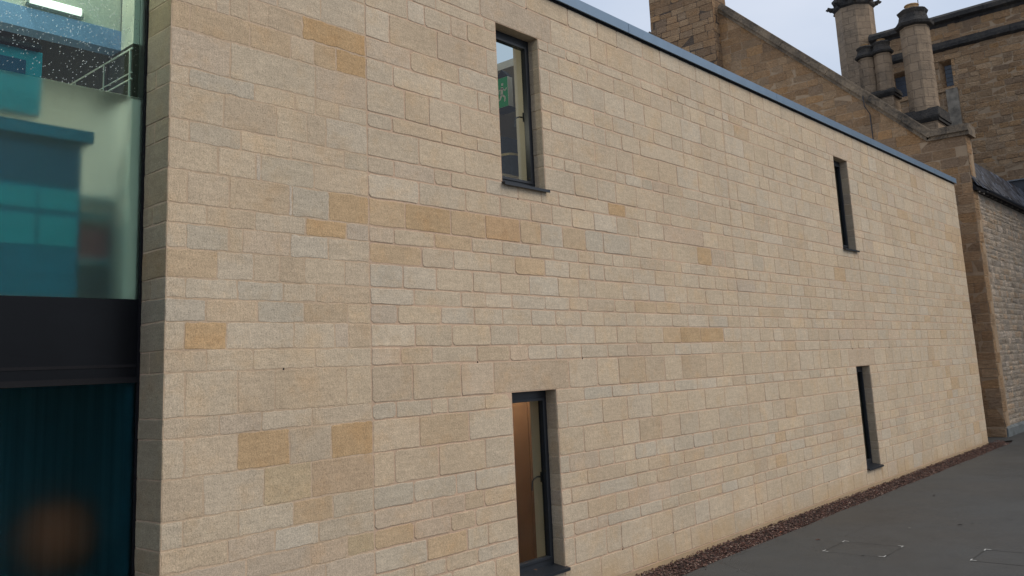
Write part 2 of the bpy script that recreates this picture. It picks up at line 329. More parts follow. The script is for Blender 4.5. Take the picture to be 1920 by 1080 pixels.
# ------------------------------------------------------------ stones
PAL={'n':(.490,.405,.290),'w':(.500,.430,.325),'t':(.480,.380,.262),'b':(.435,.335,.225),'B':(.395,.300,.195),'p':(.465,.375,.280),'P':(.430,.350,.265),
 'g':(.445,.395,.305),'G':(.395,.365,.290),'W':(.480,.440,.355),'y':(.490,.385,.235),'Y':(.460,.335,.175),'o':(.465,.325,.165),'O':(.480,.335,.175),'r':(.460,.355,.260),
 'L':(.430,.335,.240),'k':(.425,.335,.205),'K':(.400,.290,.185),'m':(.60,.54,.44)}
BASE=(.578,.466,.332)
for _k in PAL:
    _f=1. if _k in 'm' else .82 if _k in 'yYoOkK' else .58
    PAL[_k]=tuple(BASE[i]+(PAL[_k][i]-(.490,.405,.290)[i])*_f for i in range(3)) if _k!='m' else (.60,.50,.38)
for _k,_c in (('y',(.560,.415,.265)),('Y',(.535,.370,.210)),('o',(.530,.355,.190)),('O',(.560,.375,.215))): PAL[_k]=_c
def vary(col,rough,amt=.05):
    k=1+random.uniform(-amt,amt); w=random.uniform(-.02,.02); return (col[0]*k*(1+w),col[1]*k,col[2]*k*(1-w*1.5),rough)
def stone(mb,T,u0,u1,v0,v1,gap=.008,depth=.005,ch=.006,seg=.04,jit=.0012,rc=.006,col=(1,1,1,0),tilt=.0008,lump=0):
    u0+=gap/2;u1-=gap/2;v0+=gap/2;v1-=gap/2
    if u1-u0<.02 or v1-v0<.02: return
    rc=min(rc,(u1-u0)/4,(v1-v0)/4)
    nu=max(1,int((u1-u0-2*rc)/seg)); nv=max(1,int((v1-v0-2*rc)/seg))
    P=[]
    for i in range(nu+1): P.append((u0+rc+(u1-u0-2*rc)*i/nu,v0))
    for i in range(nv+1): P.append((u1,v0+rc+(v1-v0-2*rc)*i/nv))
    for i in range(nu+1): P.append((u1-rc-(u1-u0-2*rc)*i/nu,v1))
    for i in range(nv+1): P.append((u0,v1-rc-(v1-v0-2*rc)*i/nv))
    cu,cv=(u0+u1)/2,(v0+v1)/2; q=[]; jx=jy=0
    for p in P:
        jx=.5*jx+random.gauss(0,jit); jy=.5*jy+random.gauss(0,jit); q.append((p[0]+jx,p[1]+jy))
    tu,tv=random.gauss(0,tilt),random.gauss(0,tilt); off=random.gauss(0,tilt)
    def H(p,b): return b+off+tu*(p[0]-cu)/(u1-u0)*2+tv*(p[1]-cv)/(v1-v0)*2
    hu,hv=(u1-u0)/2,(v1-v0)/2
    def ins(p,d): 
        su=max(0,1-d/hu); s2=max(0,1-d/hv); return (cu+(p[0]-cu)*su,cv+(p[1]-cv)*s2)
    n=len(mb.v); m=len(q)
    rings=[(0,-.003),(ch*.25,depth*.65),(ch,depth)]
    if lump: rings.append((min(hu,hv)*.55,depth+lump*random.uniform(.4,1.3)))
    for d,h in rings:
        for p in q: pp=ins(p,d); mb.v.append(T(pp[0],pp[1],H(pp,h)))
    for i in range(len(rings)-1):
        for k in range(m):
            mb.f.append((n+i*m+k,n+i*m+(k+1)%m,n+(i+1)*m+(k+1)%m,n+(i+1)*m+k)); mb.c.append(col); mb.m.append(0)
    mb.f.append(tuple(n+(len(rings)-1)*m+k for k in range(m))); mb.c.append(col); mb.m.append(0)
ZC=[6.257,6.031,5.737,5.618,5.414,5.131,4.938,4.736,4.457,4.319,4.068,3.917,3.707,3.469,3.329,3.152,2.951,2.809,2.652,2.459,2.311,2.012,1.878,1.621,1.356,1.181,1.03,0.879,0.695,.564,.297,.045]
JT="""3.91n 4.63n 5.20w 5.59n 6.16w 6.57n 7.05w 7.48n 7.87w 8.16n 8.46w 9.11n 9.55n 10.18n 10.71n 11.13n 11.78n 12.38n 12.84n 13.28n
2.21n 3.19n 4.31L 5.03n 5.36t 5.89t 6.35n 6.71n 7.29t 7.66n 8.16t 8.57n 8.87n 9.28b 9.96n 10.46n 10.94n 11.51n 11.97n 13.07p
2.58n 3.24n 3.44n 4.24n 4.56n 4.81n 5.17n 5.66n 6.07n 6.56n 6.93n 7.13n 7.48n 7.93n 8.16n 8.35w 8.74t 9.06w 9.49n 10.32t 10.75n 11.12n 11.77n 12.05n
2.22n 2.43w 2.77n 2.99p 3.41t 4.42n 4.94n 5.46t 5.89n 6.26t 6.75t 7.05n 7.24n 7.66n 8.15n 8.49n 8.93B 9.24n 9.81n 10.16n 10.55n 10.95n 11.44n 11.90w
0.45n 0.86p 1.27n 1.73n 2.00w 2.58t 3.25p 4.24w 4.64w 5.25w 5.66w 6.09n 6.48n 6.97w 7.48w 7.88n 8.15n 8.73w 9.08n 9.53n 10.00n 10.32n 11.19n 11.78t 12.08n
0.34t 0.45t 0.61t 0.78b 1.09b 1.73o 2.24p 2.85t 3.38w 4.46w 5.02n 5.39n 5.83w 6.27n 6.70n 6.98n 7.19n 7.71t 8.15t 8.50n 8.87n 9.32n 9.68n 10.16n 10.54n 11.52n 11.89n
0.14y 0.62y 0.98y 1.20t 1.42y 1.73o 2.03w 2.61w 3.10w 3.27w 4.23n 4.79n 5.23n 5.55n 5.94n 6.98n 7.49n 7.90t 8.15n 8.65n 9.16n 9.48n 9.85n
0.46p 1.21g 1.73p 2.16n 2.45t 2.85t 3.43t 4.58t 5.00t 5.42t 5.76t 6.33t 6.77t
0.14n 0.66G 1.02n 1.21n 1.44t 1.73n 2.01n 2.60t 3.07t 3.34n 4.21n 4.42n 4.71n 5.38t 5.58n 5.93W 6.17G 6.53r
0.41n 0.85b 1.13n 1.31t 1.73w 2.31n 2.89n 3.40n 4.58n 5.00n 5.36n 5.78n 6.38t 6.81n 7.25n 7.71t 8.13n 8.49n 8.86n 9.34t 9.63n 10.02t 10.60n 11.61n
0.15n 0.55g 0.98n 1.49t 1.73g 2.02t 2.49p 2.70t 3.17n 3.64w 4.00w 4.29t 4.75n 5.19w 5.53Y 5.96n 6.20n 6.53t 7.04n 7.55n 7.89n 8.13n 8.72n 9.12w 9.78w 10.71t 10.92n
0.37n 0.68n 0.72m 1.19G 1.73t 2.30w 2.88n 3.36n 3.82n 4.16p 4.50w 4.90n 5.34w 5.78n 6.34n 7.31r 7.72n 8.13t 8.50n 8.87n 9.25n 9.59n 10.11t 10.58t 11.12n 11.91n 12.49t
0.14t 0.46t 0.96t 0.99m 1.33G 1.73Y 2.13y 2.68Y 3.14y 3.64O 3.96y 4.32g 4.72y 5.05G 5.59g 6.04n 6.51t 7.13n 7.50Y 7.88P 8.13t 8.70n 9.06g 9.42n 9.91t 10.30n 10.76t 11.30t 11.71n 12.21y 12.84y
0.29n 0.67t 1.11n 1.50Y 1.73p 2.00p 2.47n 2.94y 3.37w 3.78w 4.15n 4.57n 4.86t 5.21w 5.43n 5.77n 6.30t 6.70n 6.93w 7.34n 7.66n 8.12t 8.51n 8.87n 9.22n 9.63n 10.18n 10.59n 11.07n 11.45n
0.14n 0.46G 0.57n 0.97p 1.32g 1.73n 2.31y 2.70t 3.19n 3.54n 4.00y 4.40w 4.75n 5.03n 5.60n 6.07n 6.51t 7.11w 7.54n 7.88n 8.15t 8.71P 9.04n 9.39n 9.92n 10.39n 10.83t 11.24n 11.61n
0.37y 0.66w 0.88t 1.10B 1.48n 1.73t 2.09W 2.48w 2.94n 3.32n 3.74n 4.20W 4.55n 4.86n 5.37n 5.91n 6.26w 6.79w 7.26n 7.72n 8.14n 8.50n 8.89n 9.76n 10.22w 10.58n 11.03n 11.47n 12.09w 12.46n 13.01t
0.14n 0.53g 0.91G 1.20n 1.73b 2.21w 2.78w 3.10t 3.47w 3.97w 4.37w 4.69t 5.19t 5.59n 6.05y 6.59y 6.95t 7.55n 7.94n 8.14n 8.74n 9.56t 9.92n 10.42n 10.77n 11.23n
0.29g 0.69b 1.09G 1.50B 1.73n 2.02P 2.52n 2.94w 3.33w 3.75w 4.13w 4.56n 4.97w 5.40w 5.79w 6.39w 6.76w 7.28w 7.80g 8.15n 8.43n 8.88n 9.34n 9.76n 10.27n 10.57n 11.05w 11.38n
0.14w 0.45Y 1.00w 1.37w 1.51p 1.73b 2.21w 2.65n 3.15n 3.54n 3.88n 4.28n 4.79w 5.20n 5.58n 6.16n 6.56y 7.04Y 7.65Y 8.15n 8.72n 9.15n 9.49n 9.91n 10.38n 10.77n 11.20b 11.62n
0.30t 0.66n 1.19n 1.73w 2.04p 2.40t 2.96n 3.41t 3.67r 4.11w 4.53w 5.01n 5.38n 5.88r 6.39n 6.78W 7.32w 8.13n 8.52w 8.98n 9.38n
0.15n 0.54n 0.84t 1.48t 1.73n 2.17b 2.74t 3.17p 4.30L 4.79t 5.19n 5.72B 6.14b 6.54n 7.12b 7.56b 8.12n 8.68n 9.11n 9.51n 9.97t 10.48n 10.74n
0.40t 0.73P 1.16n 1.73t 1.98g 2.38g 2.57n 3.04t 3.52t 4.54t 5.04G 5.55w 5.99g 6.33w 6.87W 7.36w 7.79w 8.16b 8.45W 9.00n 9.37w 9.67n 10.28w 10.69G 10.87n 11.27w 11.80n
0.15n 0.54t 0.96Y 1.33t 1.73Y 2.23t 2.82y 3.40n 4.24n 4.84n 5.31t 5.80n 6.14n 6.61n 7.03n 7.54n 8.16n 8.70t 9.15n 9.53n 9.96t 10.53n 10.95n 11.51n
0.29B 0.75n 1.15k 1.73K 1.95t 2.44t 3.02t 3.38n 4.49n 5.18t 5.52n 5.97B 6.39b 6.83n 7.35n 7.93n 8.16n 8.50n 8.90n 9.31t 9.68b 10.21n 10.72n 11.27n 11.76n
0.15g 0.55n 0.99g 1.34y 1.73g 2.15G 2.64g 2.88w 3.44g 4.23g 4.73p 5.00n 5.40n 5.84g 6.22g 6.67g 7.15g 7.52n 8.14g 8.70w 9.02g 9.91n 10.41w 10.88n 11.57g
0.47t 0.84P 1.21W 1.73n 2.35p 2.74r 2.98b 3.43t 4.51n 5.19b 5.65n 6.09b 6.42n 6.90b 7.41n 7.94n 8.17t 8.57n 8.90w 9.23y
0.61P 1.14P 1.47r 1.73k 2.14y 2.56r 2.86b 3.42t 4.23n 4.71t 5.41g 5.81n 6.24b 6.67b 7.74n 9.06n
0.53p 1.27r 1.73p 2.28g 2.75y 3.01g 3.40g 4.49n 4.98b 5.22n 5.62r 6.06r 7.32p 8.20n 8.58b 8.85t 9.20y
0.45n 1.03t 1.73n 2.13g 2.49n 2.87t 3.39p 4.25w 4.64P 4.82P 5.43g 5.88g 6.23g
2.56n 3.09n 5.04n 5.63n 6.07t
""".split('\n')
WIN=[(3.41,4.078,4.055,5.737),(12.24,12.89,4.055,5.737),(3.41,4.078,.297,2.012),(12.24,12.89,.297,2.012)]
JX=(1.73,8.15,12.93); END=20.06
random.seed(77)
ext=thing('stone_extension','long extension of pale ashlar with four narrow dark windows and a glazed left end','building',(10,0,0))
fw=MB(); TF=lambda u,v,h:(u,-h,v)
courses=list(zip(ZC,ZC[1:]))
def fill(a,b,hgt):
    """random joints between a and b"""
    out=[]; x=a
    while True:
        d=random.uniform(.27,.62) if hgt<.19 else random.uniform(.32,.68)
        if x+d>b-.22: break
        x+=d; out.append((x,random.choice('nnnnnnnnwwtnngnp' if random.random()<.93 else 'tbygpWr')))
    return out
endstones=[]
for k,(zt,zb) in enumerate(courses):
    J=[]
    if k<len(JT):
        for tok in JT[k].split(): J.append((float(tok[:-1]),tok[-1]))
    # fill uncovered spans
    full=[]; x=0
    for xx,cc in J+[(END,'n')]:
        if xx-x>1.25 and cc!='L': full+=fill(x,xx,zt-zb)
        full.append((xx,cc)); x=xx
    for jx in JX:                       # straight movement joints
        if jx==1.73 or all(abs(a-jx)>.05 for a,_ in full):
            cc=next(c for a,c in full if a>=jx-.001) if any(a>=jx for a,_ in full) else 'n'
            full=[(a,c) for a,c in full if abs(a-jx)>.14 or a==END]+[(jx,cc)]; full.sort()
    holes=[(w0,w1) for w0,w1,a,b in WIN if zb<b-.03 and zt>a+.05]
    for w0,w1 in holes:
        cin=next((c for a,c in full if a>=w0),'n'); cout=next((c for a,c in full if a>=w1),'n')
        if cin=='L': cin='t'
        full=[(a,c) for a,c in full if a<w0-.09 or a>w1+.09]+[(w0,cin),(w1,'*')]; full.sort()
        # narrow quoin pieces beside the opening
    # lintel over the far windows
    for w0,w1,a,b in WIN:
        if abs(zb-b)<.03 and w0>5:
            full=[(a2,c) for a2,c in full if not(w0-.5<a2<w1+.5)]+[(w0-.28,'n'),(w1+.27,'L')]; full.sort()
    x=0
    for xx,cc in full:
        if cc!='*':
            rough=1. if xx<=1.74 else .25; near=xx<4.6
            seg=.03 if xx<2 else .045 if xx<5 else .08 if xx<9 else .2
            if xx<=1.74: P=dict(gap=.009,depth=.0022,ch=.006,jit=.0028,rc=.008,tilt=.0003)
            else: P=dict(gap=random.uniform(.0095,.0145) if xx<9 else .0125,depth=.0042,ch=.0055,jit=.0018 if xx<9 else .002,rc=random.choice((.008,.012,.022)),tilt=.0008)
            if xx>15.5 and cc in 'n' and random.random()<.12: cc=random.choice('tyb')
            cl=vary(PAL[cc],rough,.045)
            if xx>19.2 and 4.2<zt<5.4 and random.random()<.6: cl=vary(PAL['y'],rough)
            stone(fw,TF,x,xx,zb,zt,seg=seg,col=cl,**P)
            if x==0: endstones.append((zb,zt,cl))
        x=xx
fw.build('facing_stone',[M['ashlar']],ext)
# mortar bed behind the stones, one sheet with real openings, and a parging strip at the foot
mb=MB()
xs=[0,1.73,3.41,4.078,12.24,12.89,END]
zz=[-.03,.297,2.012,4.055,5.737,6.27]
for i in range(6):
    for j in range(5):
        if i in (2,4) and j in (1,3): continue
        mb.face([(xs[i],0,zz[j]),(xs[i+1],0,zz[j]),(xs[i+1],0,zz[j+1]),(xs[i],0,zz[j+1])],mi=1 if i==0 else 0)
mb.face([(0,0,-.03),(0,0,6.27),(0,.34,6.27),(0,.34,-.03)])
mb.face([(END,0,-.03),(END,0,6.27),(END,8,6.27),(END,8,-.03)])
mb.face([(0,8,-.03),(END,8,-.03),(END,8,6.27),(0,8,6.27)])
mb.build('mortar_bed',[M['mortar'],M['mortarpeach']],ext)
mb=MB(); mb.box((.0,-.006,-.03),(END,.0,.040),(.40,.31,.21,.6)); mb.build('foot_render',[M['ashlar']],ext)
# return at the left end: the stones turn the corner
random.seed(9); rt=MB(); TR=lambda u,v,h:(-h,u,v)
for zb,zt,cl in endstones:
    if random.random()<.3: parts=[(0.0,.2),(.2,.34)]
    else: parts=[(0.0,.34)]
    for a,b in parts: stone(rt,TR,a+(.0 if a else -.004),b,zb,zt,gap=.007,depth=.0045,ch=.006,seg=.05,jit=.0018,rc=.005,col=vary(tuple(v*q for v,q in zip(cl[:3],(.60,.60,.58))),.8,.07))  # colour darkened: painted shade for the side facing away from the sun, plus grime
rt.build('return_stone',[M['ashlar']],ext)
# window reveals: jamb stones, soffit, threshold
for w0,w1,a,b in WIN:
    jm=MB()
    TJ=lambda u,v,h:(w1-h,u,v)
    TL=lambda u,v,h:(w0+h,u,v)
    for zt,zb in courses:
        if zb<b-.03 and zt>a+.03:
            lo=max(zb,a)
            cl=vary(tuple(v*.76 for v in PAL[random.choice('nnwtpn')]),.4,.09)  # jamb colour lowered to paint in the shade of the reveal
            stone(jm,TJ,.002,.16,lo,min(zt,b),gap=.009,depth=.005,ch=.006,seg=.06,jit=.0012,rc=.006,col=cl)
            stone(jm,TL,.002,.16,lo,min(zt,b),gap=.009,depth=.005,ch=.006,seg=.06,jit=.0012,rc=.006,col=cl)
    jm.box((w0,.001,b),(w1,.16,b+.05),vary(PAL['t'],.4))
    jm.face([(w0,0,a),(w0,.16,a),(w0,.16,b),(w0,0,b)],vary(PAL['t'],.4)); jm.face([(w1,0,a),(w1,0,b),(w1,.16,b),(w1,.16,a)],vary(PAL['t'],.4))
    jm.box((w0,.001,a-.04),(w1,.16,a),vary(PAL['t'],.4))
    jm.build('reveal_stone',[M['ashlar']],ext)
# weep vents in the bed joints
for x,z in [(3.91,6.031),(5.59,6.031),(3.63,3.917),(4.54,2.311),(2.96,2.311),(.91,2.311),(5.05,.297),(6.06,.297),(12.16,2.311),(12.97,2.311),(7.48,6.031),(10.17,6.031),(8.3,.297),(10.6,.297),(14.0,2.311)]:
    b=MB(); b.box((x-.004,-.006,z-.007),(x+.004,.0,z+.007)); b.build('weep_vent',[M['rubber']],ext)
# drilled holes and a metal roof edge
cap=MB(); cuts=[-.06,5.806,9.98,14.17,18.33,20.12]
for a,b in zip(cuts,cuts[1:]):
    cap.prism([(-.052,6.268),(-.052,6.392),(.30,6.405),(.30,6.30),(-.035,6.30),(-.035,6.268)],0,a+.004,b-.004)
cap.prism([(-.046,6.28),(-.046,6.385),(.29,6.398),(.29,6.31),(-.03,6.31)],0,-.05,20.11,mi=1)
co=cap.build('roof_edge_cap',[M['cap'],M['capdark']],ext)
b=MB(); b.box((-.02,-.012,6.245),(20.07,.3,6.268)); b.build('painted_shadow_line',[M['rubber']],ext)  # black strip painted in as the shadow line below the cap
# roof, rear and floor of the extension, with a rooflight over the upper left window
rf=MB()
def slab(x0,x1,y0,y1,z0,z1,m,mi=0): m.box((x0,y0,z0),(x1,y1,z1),(1,1,1,0),mi)
slab(-3.4,4.35,.30,8,6.15,6.25,rf); slab(4.35,5.35,1.9,8,6.15,6.25,rf); slab(4.35,5.35,.30,.62,6.15,6.25,rf); slab(5.35,20.0,.30,8,6.15,6.25,rf)
rf.build('roof_slab',[M['plaster']],ext)
iw=MB()
# inner lining with the same openings, floors and cross walls
xs=[.02,3.41,4.078,12.24,12.89,20.0]; zz=[.05,.297,2.012,4.055,5.737,6.15]
for i in range(5):
    for j in range(5):
        if i in (1,3) and j in (1,3): continue
        slab(xs[i],xs[i+1],.17,.36,zz[j],zz[j+1],iw)
slab(.02,20,.36,8,2.75,3.0,iw); slab(.02,20,.36,8,-.02,.04,iw); slab(0.02,.1,.37,8,.04,6.15,iw); slab(19.9,20,.37,7.9,.04,6.15,iw); slab(.02,20,7.9,7.98,.04,6.15,iw)
iw.build('inner_lining',[M['plaster']],ext)
# windows
def window(w0,w1,a,b):
    f_=MB(); y0,y1=.135,.205; s=.052; t=.085
    f_.box((w0,y0,a+.03),(w0+s,y1,b)); f_.box((w1-s,y0,a+.03),(w1,y1,b)); f_.box((w0+s,y0,b-t),(w1-s,y1,b)); f_.box((w0+s,y0,a+.03),(w1-s,y1,a+.10))
    # opening sash, 12 mm proud
    f_.box((w0+s-.008,y0-.012,a+.085),(w0+s+.018,y1-.02,b-t+.01)); f_.box((w1-s-.018,y0-.012,a+.085),(w1-s+.008,y1-.02,b-t+.01))
    f_.box((w0+s+.018,y0-.012,b-t-.02),(w1-s-.018,y1-.02,b-t+.01)); f_.box((w0+s+.018,y0-.012,a+.085),(w1-s-.018,y1-.02,a+.115))
    o=f_.build('window',[M['frame']],ext,bevel=.003)
    p=MB(); p.box((w0+s,.160,a+.09),(w1-s,.166,b-t)); p.build('pane',[M['glass']],o)
    q=MB(); q.prism([(-.050,a-.022),(-.050,a+.006),(.134,a+.034),(.134,a+.0),(-.036,a-.004),(-.036,a-.022)],0,w0-.012,w1+.018)
    q.build('sill',[M['frame']],o,bevel=.002)
    h=MB(); hx=w1-s+.004; hz=a+.085+.45*(b-a)
    h.box((hx-.012,.205,hz-.05),(hx+.014,.216,hz+.05)); h.tube([(hx,.21,hz),(hx-.01,.235,hz+.005),(hx-.035,.24,hz+.005),(hx-.075,.245,hz-.01),(hx-.10,.245,hz-.035),(hx-.112,.245,hz-.12)],[.009,.009,.008,.0075,.0075,.006],8)
    h.build('handle',[M['iron']],o)
for wv in WIN: window(*wv)
# rooflight kerb
# glazed screen left of the corner
gl=MB(); gl.box((-3.4,.345,.04),(-.0,.375,.10)); gl.box((-.016,.335,.0),(-.002,.40,6.2)); gl.box((-3.4,.34,2.26),(-.016,.38,2.30)); gl.box((-3.4,.352,2.365),(-.016,.378,2.385))
scr=gl.build('glazed_screen',[M['rubber']],ext)
p=MB(); p.box((-3.4,.356,4.283),(-.055,.364,6.2)); p.build('clear_pane',[M['wetglass']],scr)
p=MB(); p.box((-3.4,.356,2.83),(-.016,.364,4.280)); p.box((-.054,.356,4.283),(-.016,.364,6.2)); p.build('frosted_pane',[M['frost']],scr)
p=MB(); p.box((-3.4,.356,.10),(-.016,.364,2.26)); p.build('lower_frosted_pane',[M['frostlow']],scr)
p=MB(); p.box((-3.4,.356,2.30),(-.016,.366,2.83)); p.build('spandrel_panel',[M['spandrel']],scr)
# the room behind it
rm=MB(); rm.box((-3.4,3.2,2.85),(-.08,3.3,5.22)); rm.box((-3.4,3.19,5.22),(-.08,3.3,6.15),mi=1); rm.box((-3.4,3.0,5.16),(-.08,3.19,5.24),mi=1); rm.box((-3.4,.40,2.55),(0.0,3.3,2.83),mi=1); rm.box((-.08,.40,4.70),(.0,.60,6.15)); rm.box((-.08,.60,4.70),(.0,3.2,6.15),mi=1); rm.prism([(1.75,4.70),(3.2,4.70),(3.2,5.24)],0,-.084,-.0802); rm.prism([(.80,4.38),(3.2,5.24),(3.2,5.6),(.80,4.9)],0,-.086,-.0805,mi=1); rm.box((-.08,.40,4.28),(0.0,1.0,4.70),mi=2); rm.box((-.08,1.0,4.28),(0.0,3.2,4.70)); rm.prism([(1.0,4.42),(1.75,4.70),(1.0,4.70)],0,-.083,-.0801,mi=2); rm.box((-.08,.40,2.83),(0.0,3.2,4.28))
rm.box((-3.4,.60,4.70),(-.08,.75,4.85),mi=3); rm.box((-3.4,.61,4.85),(-.08,.75,6.15)); 
# light glazing bars on the dark partition
rm.box((-.09,.40,4.655),(-.08,1.6,4.668)); rm.box((-.09,.40,4.425),(-.08,1.2,4.435)); rm.box((-.09,.40,4.475),(-.08,1.3,4.482)); 
for yy in (.425,.85,1.37,1.9): rm.box((-.092,yy,4.28+.35*max(0,yy-.5)),(-.08,yy+.012,4.668 if yy<1.8 else 4.5))
rm.box((-3.4,.37,6.1),(0,.6,6.15))
rm.box((-3.4,.40,.0),(0.0,.5,.03),mi=1); rm.box((-3.4,1.3,.03),(0.0,1.36,2.5),mi=4); rm.box((-.06,.40,.03),(0.0,1.3,2.5),mi=4)
rm.build('screen_room',[M['whitewall'],M['brownwall'],M['darkwall'],M['bluewall'],M['darkteal']],ext)
# ------------------------------------------------------------ things inside the extension
lt=thing('ceiling_light','white linear light fitting on the white bulkhead behind the rain-spotted glass','ceiling light',(-.55,.60,4.9))
b=MB(); b.prism([(.602,4.86),(.575,4.875),(.565,4.90),(.57,4.93),(.602,4.945)],0,-.74,-.36); b.build('housing',[M['whitewall']],lt)
def emis(name,col,s):
    m,t,bb=nm(name); bb.inputs['Emission Color'].default_value=col+(1,); bb.inputs['Emission Strength'].default_value=s; bb.inputs['Base Color'].default_value=(.8,.8,.8,1); return m
M['lamp']=emis('lit_lamp_diffuser',(1,.96,.86),1.6)
b=MB(); b.prism([(.574,4.874),(.560,4.885),(.560,4.92),(.569,4.932)],0,-.72,-.38); b.build('diffuser',[M['lamp']],lt)
def room_fill(loc,e,col,size=.4):  # added point lights, out of view, that brighten the rooms behind the glass
    d=bpy.data.lights.new('unseen_fill_light','POINT'); d.energy=e; d.color=col; d.shadow_soft_size=.004
    o=bpy.data.objects.new('unseen_fill_light',d); C.objects.link(o); o.location=loc
room_fill((-1.0,.48,5.5),20,(1,.93,.80)); room_fill((-2.2,.9,4.4),22,(1,.97,.78)); room_fill((-1.2,2.6,3.4),12,(1,.96,.76)); room_fill((-2.0,.42,3.6),10,(.65,1,1)); room_fill((-2.3,.8,1.6),3,(.5,1,1)); room_fill((-.14,1.35,2.47),1.7,(1,.95,.85))
room_fill((3.0,.8,5.0),16,(1,.90,.76)); room_fill((4.2,.58,3.6),2.5,(1,.9,.76)); room_fill((4.2,.6,2.5),32,(1,.86,.70))
M['teal']=plain('teal_lacquer',(.000,.10,.18),.7,0,.1,3,0,.1); M['tealpale']=plain('pale_teal_enamel',(.004,.20,.27),.7,0,.1,3,0,.1); M['navy']=plain('dark_blue_fabric',(.02,.035,.06),.8,0,.3,12,.01)
M['deepblue']=plain('deep_blue_lacquer',(.001,.055,.12),.7,0,.1,3,0,.1); M['maroon']=plain('maroon_card',(.16,.03,.05),.7,0,.2,4)
# wall cupboard / ventilation unit
t=thing('wall_unit','pale teal appliance cabinet seen through the clear glass at the picture edge','cabinet',(-1.1,.7,4.2))
b=MB(); b.box((-1.6,.47,4.05),(-.655,.595,4.50)); b.build('casing',[M['tealpale']],t,bevel=.01)
b=MB(); b.box((-1.5,.462,4.31),(-.76,.470,4.42)); b.build('dark_panel',[M['deepblue']],t,bevel=.004)
b=MB(); b.box((-1.6,.43,4.505),(-.68,.60,4.535)); b.build('lid',[M['rubber']],t)
t=thing('teal_locker','tall teal locker with a projecting top behind the frosted glass','locker',(-1.0,.6,2.83))
b=MB(); b.box((-1.6,.40,3.90),(-.33,.60,3.985)); b.build('top',[M['teal']],t,bevel=.006)
b=MB(); b.box((-1.6,.47,2.84),(-.38,.68,3.90)); b.build('carcass',[M['teal']],t,bevel=.004)
for i,(z0,z1,c) in enumerate(((3.60,3.88,'deepblue'),(3.42,3.56,'tealpale'),(3.18,3.38,'tealpale'),(2.98,3.12,'teal'))):
    b=MB(); b.box((-1.6,.462,z0),(-.66,.472,z1)); b.box((-.64,.462,z0),(-.40,.472,z1)); b.build('door_panel',[M[c]],t)
t=thing('shelf_rack','open rack shelf carrying boxes beside the teal locker','shelf',(-.2,.9,2.83))
for z in (3.10,3.42,3.55):
    b=MB(); b.box((-.37,.62,z),(-.09,1.1,z+.03)); b.build('shelf',[M['tealpale']],t)
for x in (-.37,-.11):
    b=MB(); b.box((x,.62,2.84),(x+.02,.65,3.56)); b.build('upright',[M['deepblue']],t)
b=MB(); b.box((-.34,.63,3.132),(-.12,.9,3.36)); o=b.build('storage_box',[M['maroon']],origin=(-.23,.75,3.13)); tag(o,'maroon storage box on the rack behind the frosted glass','box')
b=MB(); b.box((-.33,.64,2.845),(-.13,.95,3.06)); o=b.build('storage_box',[M['navy']],origin=(-.23,.8,2.84)); tag(o,'dark blue storage box low on the rack behind the frosted glass','box')
# lower room: slatted blind and orange beanbag
t=thing('vertical_blind','dark teal vertical slat blind behind the lower frosted glass','blind',(-1,1.2,2.2))
b=MB(); b.box((-1.7,1.48,2.20),(-.06,1.52,2.24)); b.build('headrail',[M['darkteal']],t)
b=MB()
for i in range(24):
    x=-1.68+i*.070; Mx=Matrix.Translation((x,1.5,0))@Matrix.Rotation(R(20),4,'Z'); b.box((-.030,-.001,.1),(.030,.001,2.2),M=Mx)
b.build('slats',[M['blind']],t)
b=MB(); b.lathe([(.02,.98)]+[(.26*math.sin(math.pi*(i+.5)/14)**.8,1.24-.25*math.cos(math.pi*(i+.5)/14)) for i in range(14)]+[(.02,1.495)],(-.24,.98,0),32); o=b.build('round_cushion',[M['orange']],origin=(-.24,.98,.98))
for p_ in o.data.polygons: p_.use_smooth=True; tag(o,'blurred round orange cushion behind the lower frosted glass','cushion')
b=MB(); b.box((-.85,.7,.9),(-.08,1.3,.98)); b.box((-.80,.5,.03),(-.76,.54,.9)); b.box((-.14,.5,.03),(-.10,.54,.9)); o=b.build('low_table',[M['darkteal']],origin=(-.4,.9,.03)); tag(o,'dark low bench behind the lower frosted glass','bench')
# exit sign hanging in the upper room
M['green']=emis('green_sign_face',(.0,.20,.07),.22); M['green'].node_tree.nodes['Principled BSDF'].inputs['Base Color'].default_value=(.0,.20,.06,1)
M['signwhite']=plain('white_sign_case',(.7,.7,.66),.5,0,.05,3)
sy0,sy1,sz0,sz1,sx=1.000,1.187,5.355,5.730,4.688
t=thing('exit_sign','green emergency exit sign with white running figure inside the upper left window','sign',(sx,sy0,sz1))
b=MB(); b.box((sx+.006,sy0,sz0),(sx+.09,sy1,sz1)); b.build('case',[M['signwhite']],t,bevel=.003)
b=MB(); b.box((sx,sy0+.006,sz0+.006),(sx+.006,sy1-.006,sz1-.006)); b.build('face',[M['green']],t)
b=MB(); cyy=(sy0+sy1)/2; czz=(sz0+sz1)/2-.01
def bar(y0,z0,y1,z1,w_,m=b):
    d=Vector((0,y1-y0,z1-z0)); nrm=Vector((0,-d.z,d.y)).normalized()*w_/2
    A=Vector((sx-.003,y0,z0));B_=Vector((sx-.003,y1,z1)); pts=[A-nrm,B_-nrm,B_+nrm,A+nrm]; back=[p+Vector((.003,0,0)) for p in pts]
    m.face(pts); m.face(back[::-1])
    for i in range(4): m.face([pts[i],pts[(i+1)%4],back[(i+1)%4],back[i]])
k=(sz1-sz0)/.5
